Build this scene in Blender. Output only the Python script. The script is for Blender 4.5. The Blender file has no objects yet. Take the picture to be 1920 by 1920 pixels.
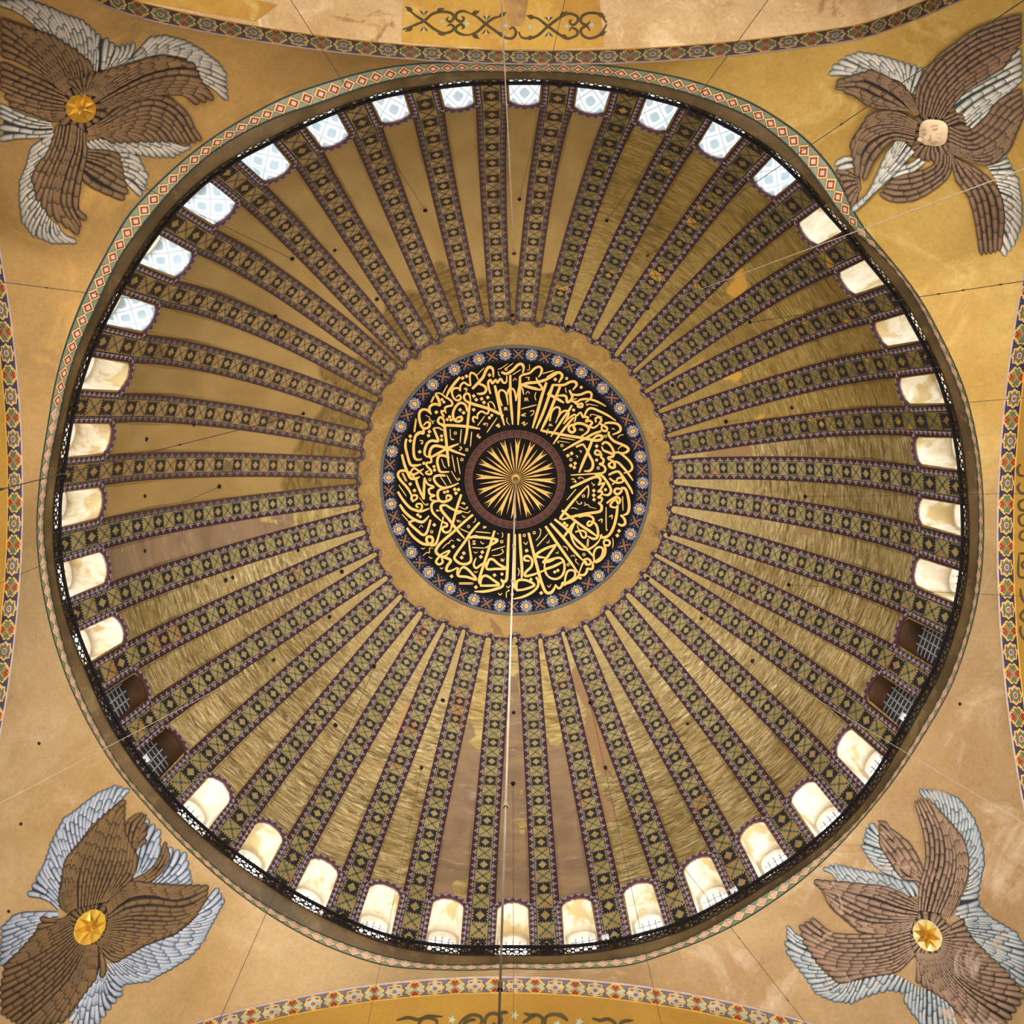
import bpy, math, random
import numpy as np
from mathutils import Matrix, Vector
random.seed(7)
scene = bpy.context.scene
col = scene.collection
PI = math.pi

# ------------------------------------------------------------------ camera
FOC = 2139.0                                   # focal length in pixels of the 1920 px frame
CR = np.array([[0.9999869888, 0.0000864866, 0.0051004561],
               [0.0005108145, 0.9931330010, -0.1169896635],
               [-0.0050755493, 0.1169907467, 0.9931200350]])   # rows: right, down, forward
CC = np.array([0.1127983, -4.8157657, 1.6])
cam = bpy.data.cameras.new('camera')
cam.sensor_width = 36.0
cam.lens = 36.0 * FOC / 1920.0
cam.clip_end = 500
camo = bpy.data.objects.new('camera', cam)
col.objects.link(camo)
M = Matrix.Identity(4)
for i in range(3):
    M[i][0] = CR[0][i]; M[i][1] = -CR[1][i]; M[i][2] = -CR[2][i]; M[i][3] = CC[i]
camo.matrix_world = M
scene.camera = camo

# ------------------------------------------------------------------ light
scene.view_settings.view_transform = 'Standard'
scene.view_settings.look = 'None'
scene.view_settings.gamma = 1.0
scene.view_settings.exposure = 0.0
scene.view_settings.use_curve_mapping = False
scene.cycles.use_denoising = True
scene.cycles.use_adaptive_sampling = True
scene.cycles.adaptive_threshold = 0.03
scene.cycles.max_bounces = 6
scene.cycles.diffuse_bounces = 4
scene.cycles.transparent_max_bounces = 12
world = bpy.data.worlds.new('sky'); scene.world = world
world.use_nodes = True
wb = world.node_tree.nodes['Background']
wb.inputs['Color'].default_value = (0.93, 0.97, 1.0, 1)
wb.inputs['Strength'].default_value = 9.0

def nave_daylight(name, loc, target, sx, sy, power, colr):
    # daylight that comes in through the big windows of the nave, below the arches
    l = bpy.data.lights.new(name, 'AREA'); l.shape = 'RECTANGLE'
    l.size = sx; l.size_y = sy; l.energy = power; l.color = colr; l.spread = math.radians(95)
    o = bpy.data.objects.new(name, l); col.objects.link(o)
    o.location = loc
    o.rotation_euler = (Vector(target) - Vector(loc)).to_track_quat('-Z', 'Y').to_euler()
WARM = (1.0, 0.96, 0.90)
nave_daylight('window_daylight_front', (0, -19.5, 12), (0, 9, 46), 22, 14, 10000, WARM)
nave_daylight('window_daylight_back', (0, 19.5, 10), (0, -6, 48), 22, 12, 3600, WARM)
nave_daylight('window_daylight_left', (-20, 0, 10), (8, 5, 47), 22, 12, 3600, WARM)
nave_daylight('window_daylight_right', (20, 0, 10), (-8, 5, 47), 22, 12, 4200, WARM)

# ------------------------------------------------------------------ helpers
def srgb(r, g, b, k=1.0):
    def c(v):
        v = v / 255.0
        return (v / 12.92 if v <= 0.04045 else ((v + 0.055) / 1.055) ** 2.4) * k
    return (c(r), c(g), c(b), 1.0)

class NT:
    def __init__(s, name):
        s.m = bpy.data.materials.new(name); s.m.use_nodes = True
        s.t = s.m.node_tree; s.b = s.t.nodes['Principled BSDF']
        s.b.inputs['Specular IOR Level'].default_value = 0.3
    def n(s, typ, ins=None, **kw):
        nd = s.t.nodes.new(typ)
        for k, v in kw.items(): setattr(nd, k, v)
        for k, v in (ins or {}).items():
            if hasattr(v, 'is_linked') or hasattr(v, 'links'): s.t.links.new(v, nd.inputs[k])
            else: nd.inputs[k].default_value = v
        return nd
    def math(s, op, a, b=0.0, c=None, clamp=False):
        nd = s.t.nodes.new('ShaderNodeMath'); nd.operation = op; nd.use_clamp = clamp
        for i, v in enumerate((a, b, c)):
            if v is None: continue
            if hasattr(v, 'links'): s.t.links.new(v, nd.inputs[i])
            else: nd.inputs[i].default_value = v
        return nd.outputs[0]
    def mix(s, f, a, b, blend='MIX'):
        nd = s.t.nodes.new('ShaderNodeMix'); nd.data_type = 'RGBA'; nd.blend_type = blend
        for k, v in ((0, f), (6, a), (7, b)):
            if hasattr(v, 'links'): s.t.links.new(v, nd.inputs[k])
            else: nd.inputs[k].default_value = v
        return nd.outputs[2]
    def obj(s): return s.n('ShaderNodeTexCoord').outputs['Object']
    def uv(s): return s.n('ShaderNodeTexCoord').outputs['UV']
    def mapped(s, vec, scale=(1, 1, 1), loc=(0, 0, 0)):
        return s.n('ShaderNodeMapping', {'Vector': vec, 'Scale': scale, 'Location': loc}).outputs[0]
    def noise(s, vec, scale, detail=4, rough=0.55, dist=0.0):
        return s.n('ShaderNodeTexNoise', {'Vector': vec, 'Scale': scale, 'Detail': detail, 'Roughness': rough, 'Distortion': dist}).outputs[0]
    def ramp(s, fac, lo, hi):
        return s.n('ShaderNodeMapRange', {'Value': fac, 'From Min': lo, 'From Max': hi}).outputs[0]
    def sep(s, v):
        return s.n('ShaderNodeSeparateXYZ', {'Vector': v}).outputs
    def set(s, color=None, rough=0.7, metal=0.0, bump=None, bstr=0.3, bdist=0.05):
        def put(k, v):
            if hasattr(v, 'links'): s.t.links.new(v, s.b.inputs[k])
            else: s.b.inputs[k].default_value = v
        if color is not None: put('Base Color', color)
        put('Roughness', rough); put('Metallic', metal)
        if bump is not None:
            bn = s.n('ShaderNodeBump', {'Height': bump, 'Strength': bstr, 'Distance': bdist})
            s.t.links.new(bn.outputs[0], s.b.inputs['Normal'])
        return s.m

def flat(name, c, rough=0.75, metal=0.0, var=0.18, scale=3.0):
    n = NT(name)
    f = n.noise(n.obj(), scale, 3)
    lo = tuple(x * (1 - var) for x in c[:3]) + (1,); hi = tuple(min(1, x * (1 + var)) for x in c[:3]) + (1,)
    return n.set(n.mix(n.ramp(f, .3, .7), lo, hi), rough, metal)

def plaster(name, cols, scale=0.22, rough=0.85, seed=0.0, fine=0.12, metal=0.0):
    # three tones laid over one another in soft stains, plus fine grain
    n = NT(name); v = n.mapped(n.obj(), loc=(seed, seed * .7, 0))
    c = n.mix(n.ramp(n.noise(v, scale, 6, .6, .4), .38, .62), cols[0], cols[1])
    if len(cols) > 2:
        c = n.mix(n.ramp(n.noise(n.mapped(v, loc=(9, 3, 5)), scale * 2.4, 7, .65, .8), .54, .72), c, cols[2])
    if len(cols) > 3:
        c = n.mix(n.ramp(n.noise(n.mapped(v, loc=(1, 17, 2)), scale * 1.3, 7, .7, 1.2), .60, .66), c, cols[3])
    g = n.noise(v, 9.0, 5, .7)
    c = n.mix(n.ramp(g, .25, .75), n.mix(1.0, c, (1 - fine * 1.6,) * 3 + (1,), 'MULTIPLY'), n.mix(1.0, c, (1 + fine,) * 3 + (1,), 'MULTIPLY'))
    return n.set(c, rough, metal, g, .15, .03)

def mosaic(name, gold, dark, pale, patch=None, patch_lo=.62, metal=.12, rough=.40, seed=0.0):
    # gold tesserae in wavy courses; the courses run round the dome (u) and tilt a little from course to course
    n = NT(name); uv = n.mapped(n.uv(), loc=(seed, seed, 0))
    st = n.noise(n.mapped(uv, (.42, 2.6, 1)), 1.0, 7, .66, 1.4)
    st2 = n.noise(n.mapped(uv, (1.6, 9.0, 1)), 1.0, 5, .7, .8)
    big = n.noise(n.mapped(uv, (.20, .12, 1)), 1.0, 4, .5, .3)
    c = n.mix(n.ramp(st, .34, .62), dark, gold)
    c = n.mix(n.ramp(st2, .47, .69), c, pale)
    c = n.mix(n.ramp(big, .35, .68), n.mix(1.0, c, (.62, .58, .50, 1), 'MULTIPLY'), c)
    sm_ = n.mix(n.ramp(n.noise(n.mapped(uv, (2.2, 2.2, 1)), 1.0, 4, .6), .3, .7), tuple(x * .80 for x in gold[:3]) + (1,), gold)
    inn = n.ramp(n.math('ADD', n.sep(n.uv())[1], n.math('MULTIPLY', n.noise(n.mapped(uv, (.4, .4, 1), (5, 5, 0)), 1.0, 2), 5.0)), 15.0, 11.5)
    c = n.mix(n.math('MULTIPLY', inn, .75), c, sm_)
    rg = rough; mt = metal
    if patch is not None:
        pm = n.ramp(n.noise(n.mapped(uv, (.34, .20, 1), (4, 8, 0)), 1.0, 3, .45, .25), patch_lo, patch_lo + .015)
        c = n.mix(pm, c, patch)
        mt = n.math('MULTIPLY', n.math('SUBTRACT', 1.0, pm), metal)
        rg = n.math('ADD', n.math('MULTIPLY', pm, .4), rough)
    fine = n.noise(n.mapped(uv, (14, 14, 1)), 1.0, 2, .6)
    h = n.math('ADD', n.math('MULTIPLY', st, 1.2), n.math('ADD', n.math('MULTIPLY', st2, .6), n.math('MULTIPLY', fine, .35)))
    c = n.mix(n.ramp(fine, .2, .8), n.mix(1.0, c, (.74, .74, .72, 1), 'MULTIPLY'), n.mix(1.0, c, (1.15, 1.15, 1.12, 1), 'MULTIPLY'))
    return n.set(c, rg, mt, h, .55, .06)

def zigzag(name, a, b, edge, freq=2.6, rough=.75):
    # UV: x metres along, y 0..1 across
    n = NT(name); s = n.sep(n.uv())
    wob = n.noise(n.mapped(n.uv(), (1.2, 2.0, 1)), 3.0, 3, .6)
    fr = n.math('FRACT', n.math('MULTIPLY', s[0], freq))
    tri = n.math('ABSOLUTE', n.math('SUBTRACT', n.math('MULTIPLY', fr, 2.0), 1.0))
    stp = n.math('GREATER_THAN', n.math('ADD', s[1], n.math('MULTIPLY', wob, .5)), n.math('ADD', .50, n.math('MULTIPLY', n.math('ROUND', n.math('MULTIPLY', tri, 2.0)), .38)))
    c = n.mix(stp, a, b)
    ed = n.math('GREATER_THAN', n.math('ABSOLUTE', n.math('SUBTRACT', s[1], .5)), .41)
    c = n.mix(ed, c, edge)
    g = n.noise(n.mapped(n.uv(), (6, 4, 1)), 3.0, 3, .6)
    c = n.mix(n.ramp(g, .25, .75), n.mix(1.0, c, (.72, .72, .72, 1), 'MULTIPLY'), c)
    return n.set(c, rough)

def V3(a): return [tuple(map(float, r)) for r in np.asarray(a).reshape(-1, 3)]

def mk(name, verts, faces, mat, parent=None, uvs=None, smooth=False, midx=None):
    me = bpy.data.meshes.new(name)
    me.from_pydata(V3(verts), [], faces)
    for m in (mat if isinstance(mat, (list, tuple)) else [mat]): me.materials.append(m)
    if midx is not None: me.polygons.foreach_set('material_index', midx)
    if uvs is not None:
        ul = me.uv_layers.new(name='UVMap')
        vi = np.zeros(len(me.loops), dtype=np.int32); me.loops.foreach_get('vertex_index', vi)
        ul.data.foreach_set('uv', np.asarray(uvs, dtype=np.float32)[vi].ravel())
    if smooth: me.polygons.foreach_set('use_smooth', [True] * len(me.polygons))
    me.update()
    o = bpy.data.objects.new(name, me); col.objects.link(o)
    if parent is not None: adopt(o, parent)
    return o

def adopt(o, parent):
    o.parent = parent
    if parent.get('_at') is not None:
        o.matrix_parent_inverse = Matrix.Translation(-Vector(parent['_at']))

def empty(name, loc):
    o = bpy.data.objects.new(name, None); col.objects.link(o)
    o.empty_display_size = .3
    o.location = loc; o['_at'] = tuple(float(v) for v in loc)
    return o
def tag(o, label, cat, group=None):
    o['label'] = label; o['category'] = cat
    if group: o['group'] = group
    return o
def struct(o): o['kind'] = 'structure'; return o

def grid_faces(nu, nv, closed=False, flip=False):
    F = []
    for i in range(nu if closed else nu - 1):
        for j in range(nv - 1):
            a = i * nv + j; b = ((i + 1) % nu) * nv + j
            F.append((a, a + 1, b + 1, b) if flip else (a, b, b + 1, a + 1))
    return F

def catmull(pts, step=None, n=6):
    P = np.array(pts, float)
    if len(P) < 3:
        t = np.linspace(0, 1, n + 1)[:, None]; return P[0] * (1 - t) + P[-1] * t
    Q = np.vstack([2 * P[0] - P[1], P, 2 * P[-1] - P[-2]]); out = []
    for i in range(1, len(Q) - 2):
        for t in np.linspace(0, 1, n, endpoint=False):
            a, b, c, d = Q[i - 1], Q[i], Q[i + 1], Q[i + 2]
            out.append(.5 * ((2 * b) + (c - a) * t + (2 * a - 5 * b + 4 * c - d) * t * t + (3 * b - a - 3 * c + d) * t ** 3))
    out.append(P[-1]); return np.array(out)

# ------------------------------------------------------------------ measured geometry
def rays(px):
    px = np.asarray(px, float).reshape(-1, 2)
    d = np.stack([(px[:, 0] - 960) / FOC, (px[:, 1] - 960) / FOC, np.ones(len(px))], 1)
    return d @ CR
def at_z(px, z):
    d = rays(px); lam = (z - CC[2]) / d[:, 2]
    return CC + d * lam[:, None]
def proj(X):
    q = (np.asarray(X).reshape(-1, 3) - CC) @ CR.T
    return np.stack([960 + FOC * q[:, 0] / q[:, 2], 960 + FOC * q[:, 1] / q[:, 2]], 1)
def bisect(px, F, z0, z1, it=34):
    d = rays(px); lo = np.full(len(d), z0, float); hi = np.full(len(d), z1, float)
    for _ in range(it):
        m = .5 * (lo + hi); X = CC + d * ((m - CC[2]) / d[:, 2])[:, None]
        f = F(X) > 0
        hi = np.where(f, m, hi); lo = np.where(f, lo, m)
    return CC + d * ((lo - CC[2]) / d[:, 2])[:, None]

Z1 = 42.4; ZCROWN = 55.2
APEX = [(983,197),(1103,212),(1220,241),(1329,290),(1428,354),(1510,443),(1583,535),(1647,628),(1690,733),(1717,845),(1722,958),(1715,1068),(1688,1180),(1632,1285),(1578,1382),(1498,1478),(1405,1548),(1303,1611),(1193,1657),(1080,1685),(962,1692),(842,1685),(725,1660),(612,1615),(513,1550),(418,1468),(333,1385),(268,1280),(230,1178),(200,1060),(192,940),(208,822),(240,707),(285,600),(350,500),(425,405),(527,328),(632,270),(745,227),(862,203)]
TIPS = [(962,608),(1005.5,612),(1060,621),(1111,644),(1149,674),(1182,703),(1203,739),(1228,775),(1243.6,819.5),(1252,859),(1255.6,901),(1250.5,953.6),(1236.7,1000),(1221,1036),(1200.6,1072),(1169.7,1106.6),(1132,1137.5),(1092,1165),(1053,1177),(1011.6,1189),(966,1186),(917,1187),(872,1173),(837,1162),(795,1140),(758,1110),(733,1078),(713,1034),(693,995),(682.5,947),(677,903),(684,855),(697,802),(716,752),(737,715),(760,690),(784,671),(823,644),(870,625),(917,612)]
AP = at_z(APEX, Z1)
TH_O = np.unwrap(np.arctan2(AP[:, 1], AP[:, 0])); RHO = np.hypot(AP[:, 0], AP[:, 1])
R1 = float(RHO.mean())
_h = ZCROWN - Z1
ZC = Z1 - (R1 ** 2 - _h ** 2) / (2 * _h)          # centre of the dome sphere
RD = ZCROWN - ZC
S1 = RD * math.acos((Z1 - ZC) / RD)                # arc length from the crown down to the window heads
FLARE = 0.16
_tt = np.concatenate([TH_O - 2 * PI, TH_O, TH_O + 2 * PI]); _rr = np.concatenate([RHO] * 3)
def rho_ratio(th):
    th = np.mod(np.asarray(th, float) - TH_O[0], 2 * PI) + TH_O[0]
    return np.interp(th, _tt, _rr) / R1
def sm(x): x = np.clip(x, 0, 1); return x * x * (3 - 2 * x)
def dome_r(th, z):
    z = np.asarray(z, float)
    base = np.where(z >= Z1, np.sqrt(np.maximum(RD ** 2 - (z - ZC) ** 2, 0)), R1 + FLARE * (Z1 - z))
    w = sm((54.0 - z) / (54.0 - Z1))
    return base * (1 + (rho_ratio(th) - 1) * w)
def s_of_z(z):
    z = np.asarray(z, float)
    return np.where(z >= Z1, RD * np.arccos(np.clip((z - ZC) / RD, -1, 1)), S1 + (Z1 - z))
def dome_P(th, s, off=0.0):
    th = np.asarray(th, float); s = np.asarray(s, float)
    z = np.where(s <= S1, ZC + RD * np.cos(np.minimum(s, S1) / RD), Z1 - (s - S1))
    r = dome_r(th, np.minimum(z, ZCROWN - 1e-6)); r = np.where(s < 1e-6, 0, r)
    e = np.minimum(s, S1) / RD
    r = r - off * np.sin(e); z = z - off * np.cos(e)
    return np.stack([r * np.cos(th), r * np.sin(th), z], -1)
def hit_dome(px, off=0.0):
    X = bisect(px, lambda X: np.hypot(X[:, 0], X[:, 1]) - dome_r(np.arctan2(X[:, 1], X[:, 0]), X[:, 2]), 38.5, ZCROWN)
    n = X - np.array([0, 0, ZC]); n[:, 2] = np.maximum(n[:, 2], 0); n /= np.linalg.norm(n, axis=1)[:, None]
    return X - n * np.asarray(off).reshape(-1, 1)
TIPX = hit_dome(TIPS)
TH_I = np.arctan2(TIPX[:, 1], TIPX[:, 0])
TH_I = TH_O + (np.mod(TH_I - TH_O + PI, 2 * PI) - PI)
S_TIP = s_of_z(TIPX[:, 2])
NB = 40
def th_field(k, s):
    kk = k % NB; wrap = (k // NB) * 2 * PI
    t = np.clip((np.asarray(s, float) - S_TIP[kk]) / (S1 - S_TIP[kk]), 0, 1)
    return TH_I[kk] * (1 - t) + TH_O[kk] * t + wrap
def th_rib(k, s):                                   # rib between fields k and k+1
    return .5 * (th_field(k, s) + th_field(k + 1, s))
def rib_hw(s): return 0.485 + 0.065 * np.clip((np.asarray(s) - 7.5) / (S1 - 7.5), 0, 1)
BAND = .285                                         # half width of a rib's inner band
ZA, ZB, ZL = 37.3, 37.8, 38.2                       # bottom of lozenge band, top of it, lip of the cornice
Z_SILL = 39.3
S_BASE = S1 + (Z1 - ZL)

RIM_A = [(960,123),(720,125),(620,150),(532,180),(465,216),(390,262),(324,315),(277,360),(240,399),(195,480),(147.5,575),(107.5,695),(87.5,807),(71,930),(67.5,980),(72,1060),(96,1185),(130,1285),(180,1385),(215,1440),(280,1517),(375,1615),(480,1700),(600,1770),(720,1812),(820,1819),(957,1816),(1100,1816),(1180,1812),(1247,1790),(1385,1732),(1515,1642),(1560,1600),(1630,1522),(1700,1430),(1735,1375),(1785,1287),(1825,1167),(1837,1110),(1845,1020),(1845,955),(1837,850),(1810,730),(1765,630),(1722,552),(1665,480),(1619,427),(1597,388),(1571,326),(1511,257),(1416,194),(1320,156),(1200,130)]
RIM_B = [(957,136),(820,137),(720,154),(596,196),(521,219),(446,255),(390,292),(324,355),(287,399),(240,461),(226,480),(184,570),(136,680),(110,790),(86,930),(81,985),(89,1065),(110,1175),(147,1290),(197,1390),(226,1440),(282,1505),(375,1600),(475,1682),(600,1750),(720,1792),(795,1806),(957,1805),(1095,1803),(1195,1792),(1285,1762),(1410,1690),(1502,1630),(1565,1580),(1615,1530),(1645,1495),(1682,1440),(1727,1365),(1775,1282),(1822,1142),(1832,1060),(1835,960),(1830,867),(1802,742),(1762,650),(1717,560),(1655,480),(1607,440),(1574,400),(1547,360),(1487,283),(1416,225),(1320,185),(1200,153.5),(1080,138)]
RIM_C = [(960,149),(800,160),(720,173),(596,216),(502,261),(437,294),(371,341),(315,396),(259,472),(212,552),(160,660),(125,775),(110,870),(99,942),(99,985),(102,1065),(127,1175),(165,1270),(200,1350),(250,1430),(325,1520),(400,1587),(475,1642),(600,1718),(720,1770),(795,1786),(957,1791),(1120,1786),(1160,1779),(1285,1745),(1385,1693),(1440,1657),(1477,1635),(1535,1590),(1590,1540),(1625,1500),(1666,1440),(1685,1405),(1720,1342),(1765,1260),(1805,1135),(1816,1060),(1817,960),(1815,930),(1802,817),(1775,717),(1737,635),(1685,547),(1630,480),(1607,448),(1559,395),(1499,324),(1440,273),(1368,230),(1296,197),(1200,171),(1100,155)]
def rim_fun(pts, z):
    X = at_z(pts, z); th = np.arctan2(X[:, 1], X[:, 0]); r = np.hypot(X[:, 0], X[:, 1])
    o = np.argsort(th); th, r = th[o], r[o]
    g = np.linspace(-PI, PI, 721)[:-1]
    v = np.interp(g, np.concatenate([th - 2 * PI, th, th + 2 * PI]), np.concatenate([r] * 3))
    ker = np.hanning(15); ker /= ker.sum()
    v = np.convolve(np.concatenate([v[-20:], v, v[:20]]), ker, 'same')[20:-20]
    G = np.append(g, PI); Vv = np.append(v, v[0])
    return lambda t: np.interp(np.mod(np.asarray(t, float) + PI, 2 * PI) - PI, G, Vv)
rimA, rimB, rimC = rim_fun(RIM_A, ZA), rim_fun(RIM_B, ZB), rim_fun(RIM_C, ZL)

# four great arches: side -> (axis, plane position, lateral centre, centre height, radius, sign, band width)
ARCH = {'front': (1, -14.106, 1.156, 21.51, 15.50, -1, .40), 'back': (1, 14.669, -.292, 19.30, 17.616, 1, .56),
        'left': (0, -15.236, -3.265, 19.46, 17.384, -1, .48), 'right': (0, 15.046, -1.893, 19.34, 17.645, 1, .51)}
ZCOR = 24.0
def arch_z(side, lat):
    ax, c, lc, zc, r, sg, wd = ARCH[side]
    lat = np.asarray(lat, float)
    other = ('left', 'right') if ax == 1 else ('front', 'back')
    l0, l1 = ARCH[other[0]][1], ARCH[other[1]][1]
    z = zc + np.sqrt(np.maximum(r * r - np.minimum(np.abs(lat - lc), .9 * r) ** 2, 0.0))
    edge = np.where(lat < 0, lat / l0, lat / l1)
    w = sm((edge - .62) / .38)
    return z * (1 - w) + ZCOR * w

def pend_end(th):
    c, s = np.cos(th), np.sin(th)
    lx = np.where(c < 0, -ARCH['left'][1], ARCH['right'][1]) / np.maximum(np.abs(c), 1e-9)
    ly = np.where(s < 0, -ARCH['front'][1], ARCH['back'][1]) / np.maximum(np.abs(s), 1e-9)
    r = np.minimum(lx, ly); x = r * c; y = r * s
    z = np.where(lx < ly, np.where(c < 0, arch_z('left', y), arch_z('right', y)), np.where(s < 0, arch_z('front', x), arch_z('back', x)))
    return r, z
ZP = 22.0
def pend_rho(th, psi, clampit=True):
    rA = rimA(th); pa = np.arctan2(ZA - ZP, rA); qa = np.hypot(ZA - ZP, rA)
    rE, zE = pend_end(th); pe = np.arctan2(zE - ZP, rE); qe = np.hypot(zE - ZP, rE)
    t = (psi - pa) / np.where(np.abs(pe - pa) < 1e-4, 1e-4, pe - pa)
    t = np.clip(t, -.5, 1.6)
    return qa + (qe - qa) * t
def hit_pend(px, off=0.0):
    def F(X):
        r = np.hypot(X[:, 0], X[:, 1]); th = np.arctan2(X[:, 1], X[:, 0])
        psi = np.arctan2(X[:, 2] - ZP, r)
        return np.hypot(r, X[:, 2] - ZP) - pend_rho(th, psi)
    X = bisect(px, F, 23.0, 41.0)
    n = X - np.array([0, 0, ZP]); n /= np.linalg.norm(n, axis=1)[:, None]
    return X - n * np.asarray(off).reshape(-1, 1)
def soffit_point(side, lat, out, off=0.0):
    ax, c, lc, zc, r, sg, wd = ARCH[side]
    lat = np.asarray(lat, float); p = c + sg * np.asarray(out, float) + 0 * lat
    z = arch_z(side, lat) - off
    return np.stack([lat, p, z], -1) if ax == 1 else np.stack([p, lat, z], -1)
def hit_soffit(side, px, off=0.0):
    ax = ARCH[side][0]
    X = bisect(px, lambda X: X[:, 2] - arch_z(side, X[:, 1 - ax]), 22.0, 44.0)
    X[:, 2] -= off
    return X

# ------------------------------------------------------------------ materials
def painted_ochre(name):
    n = NT(name); uv = n.uv(); s = n.sep(uv)
    c = n.mix(n.ramp(n.noise(n.mapped(uv, (.5, .3, 1)), 1.0, 5, .6, .4), .35, .65), srgb(140, 111, 62), srgb(158, 128, 76))
    st = n.noise(n.mapped(uv, (.7, 3.0, 1)), 1.0, 6, .7, 1.2)
    old = n.mix(n.ramp(st, .35, .65), srgb(84, 62, 28), srgb(136, 108, 54))
    edge = n.math('ADD', s[1], n.math('MULTIPLY', n.noise(n.mapped(uv, (.35, .25, 1)), 1.0, 2, .4), 5.0))
    c = n.mix(n.ramp(edge, 12.9, 12.6), c, old)
    g = n.noise(n.mapped(uv, (9, 9, 1)), 1.0, 3, .7)
    c = n.mix(n.ramp(g, .25, .75), n.mix(1.0, c, (.86, .85, .83, 1), 'MULTIPLY'), c)
    return n.set(c, .8, 0, g, .2, .03)
def bare_plaster(name, seed, goldlim):
    n = NT(name); uv = n.mapped(n.uv(), loc=(seed, seed * .5, 0))
    c = n.mix(n.ramp(n.noise(n.mapped(uv, (.5, 1.1, 1)), 1.0, 5, .6, .6), .35, .65), srgb(114, 91, 68), srgb(136, 109, 80))
    c = n.mix(n.ramp(n.noise(n.mapped(uv, (.6, 2.4, 1), (3, 3, 0)), 1.0, 6, .65, 1.2), .58, .74), c, srgb(156, 136, 120))
    st = n.noise(n.mapped(uv, (.5, 3.0, 1)), 1.0, 7, .68, 1.4)
    old = n.mix(n.ramp(st, .35, .62), srgb(118, 94, 50), srgb(186, 162, 104))
    sv_ = n.sep(n.uv())[1]
    lim = n.math('ADD', sv_, n.math('MULTIPLY', n.noise(n.mapped(uv, (.45, .3, 1), (4, 1, 0)), 1.0, 3, .5, .3), 9.0))
    pm = n.math('MAXIMUM', n.ramp(lim, goldlim + .15, goldlim), n.ramp(n.noise(n.mapped(uv, (.5, .4, 1), (2, 6, 0)), 1.0, 3, .5, .3), .68, .69))
    c = n.mix(pm, c, old)
    g = n.noise(n.mapped(uv, (8, 8, 1)), 1.0, 3, .7)
    return n.set(c, .7, n.math('MULTIPLY', pm, .3), n.math('ADD', g, n.math('MULTIPLY', n.math('MULTIPLY', st, pm), 2.0)), .3, .04)
MT = {}
MT['ochre'] = painted_ochre('painted_ochre')
MT['gold'] = mosaic('gold_mosaic', srgb(172, 146, 92), srgb(104, 80, 44), srgb(226, 208, 164), srgb(172, 130, 80), .70, seed=0)
MT['gold2'] = mosaic('gold_mosaic_worn', srgb(174, 150, 96), srgb(106, 82, 44), srgb(226, 208, 166), srgb(140, 108, 74), .62, seed=13)
MT['olive'] = mosaic('tarnished_gold_mosaic', srgb(158, 130, 70), srgb(110, 84, 40), srgb(188, 162, 102), srgb(190, 142, 58), .66, seed=31)
MT['plaster1'] = bare_plaster('bare_dome_plaster', 3.0, 15.6)
MT['plaster2'] = bare_plaster('bare_dome_plaster_patched', 21.0, 17.2)
MT['crown'] = plaster('crown_gold_mosaic', [srgb(152, 118, 60), srgb(136, 102, 48), srgb(168, 136, 78), srgb(126, 90, 44)], .5, .5, 5.0, .22, .12)
def rib_mat(name, a, b, patch):
    n = NT(name); v = n.obj()
    c = n.mix(n.ramp(n.noise(v, 1.1, 4, .6, .3), .35, .65), a, b)
    c = n.mix(n.ramp(n.noise(n.mapped(v, loc=(7, 1, 3)), .55, 3, .5, .3), .62, .66), c, patch)
    g = n.noise(v, 12, 3, .7)
    c = n.mix(n.ramp(g, .25, .75), n.mix(1.0, c, (.78, .78, .76, 1), 'MULTIPLY'), c)
    return n.set(c, .55, .15, g, .3, .03)
MT['rib_ochre'] = rib_mat('rib_band_ochre', srgb(150, 120, 70), srgb(164, 134, 82), srgb(126, 100, 56))
MT['rib_gold'] = rib_mat('rib_band_gold', srgb(142, 121, 72), srgb(162, 141, 90), srgb(162, 116, 66))
MT['rib_olive'] = rib_mat('rib_band_tarnished', srgb(116, 94, 48), srgb(142, 116, 60), srgb(186, 136, 52))
MT['zig'] = zigzag('border_maroon_lilac', srgb(58, 28, 30), srgb(126, 114, 118), srgb(30, 21, 23))
MT['zigdull'] = zigzag('border_brown_grey', srgb(72, 46, 40), srgb(104, 94, 90), srgb(42, 30, 28))
MT['zigwin'] = zigzag('window_border_maroon_white', srgb(76, 42, 44), srgb(146, 138, 144), srgb(46, 32, 34), 3.2)
MT['navy'] = flat('star_navy', srgb(27, 28, 38), .6)
MT['charcoal'] = flat('star_charcoal', srgb(40, 34, 36), .6)
MT['teal'] = flat('cross_teal', srgb(66, 84, 74), .6)
MT['greycross'] = flat('cross_grey', srgb(92, 84, 80), .6)
MT['cornice'] = plaster('cornice_brown', [srgb(92, 72, 42), srgb(68, 52, 30), srgb(112, 92, 58)], .5, .6)
MT['line'] = flat('dark_green_line', srgb(40, 48, 40), .6)
MT['stone'] = plaster('gallery_stone', [srgb(150, 135, 110), srgb(120, 105, 84)], .5)
MT['iron'] = flat('black_iron', srgb(26, 22, 24), .5, .3)
MT['hole'] = flat('dark_hole', srgb(22, 16, 12), .95)
MT['steel'] = flat('cable_steel', srgb(70, 64, 58), .5, .4)
MT['rope'] = flat('pale_rope', srgb(190, 176, 158), .6, .1)
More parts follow.
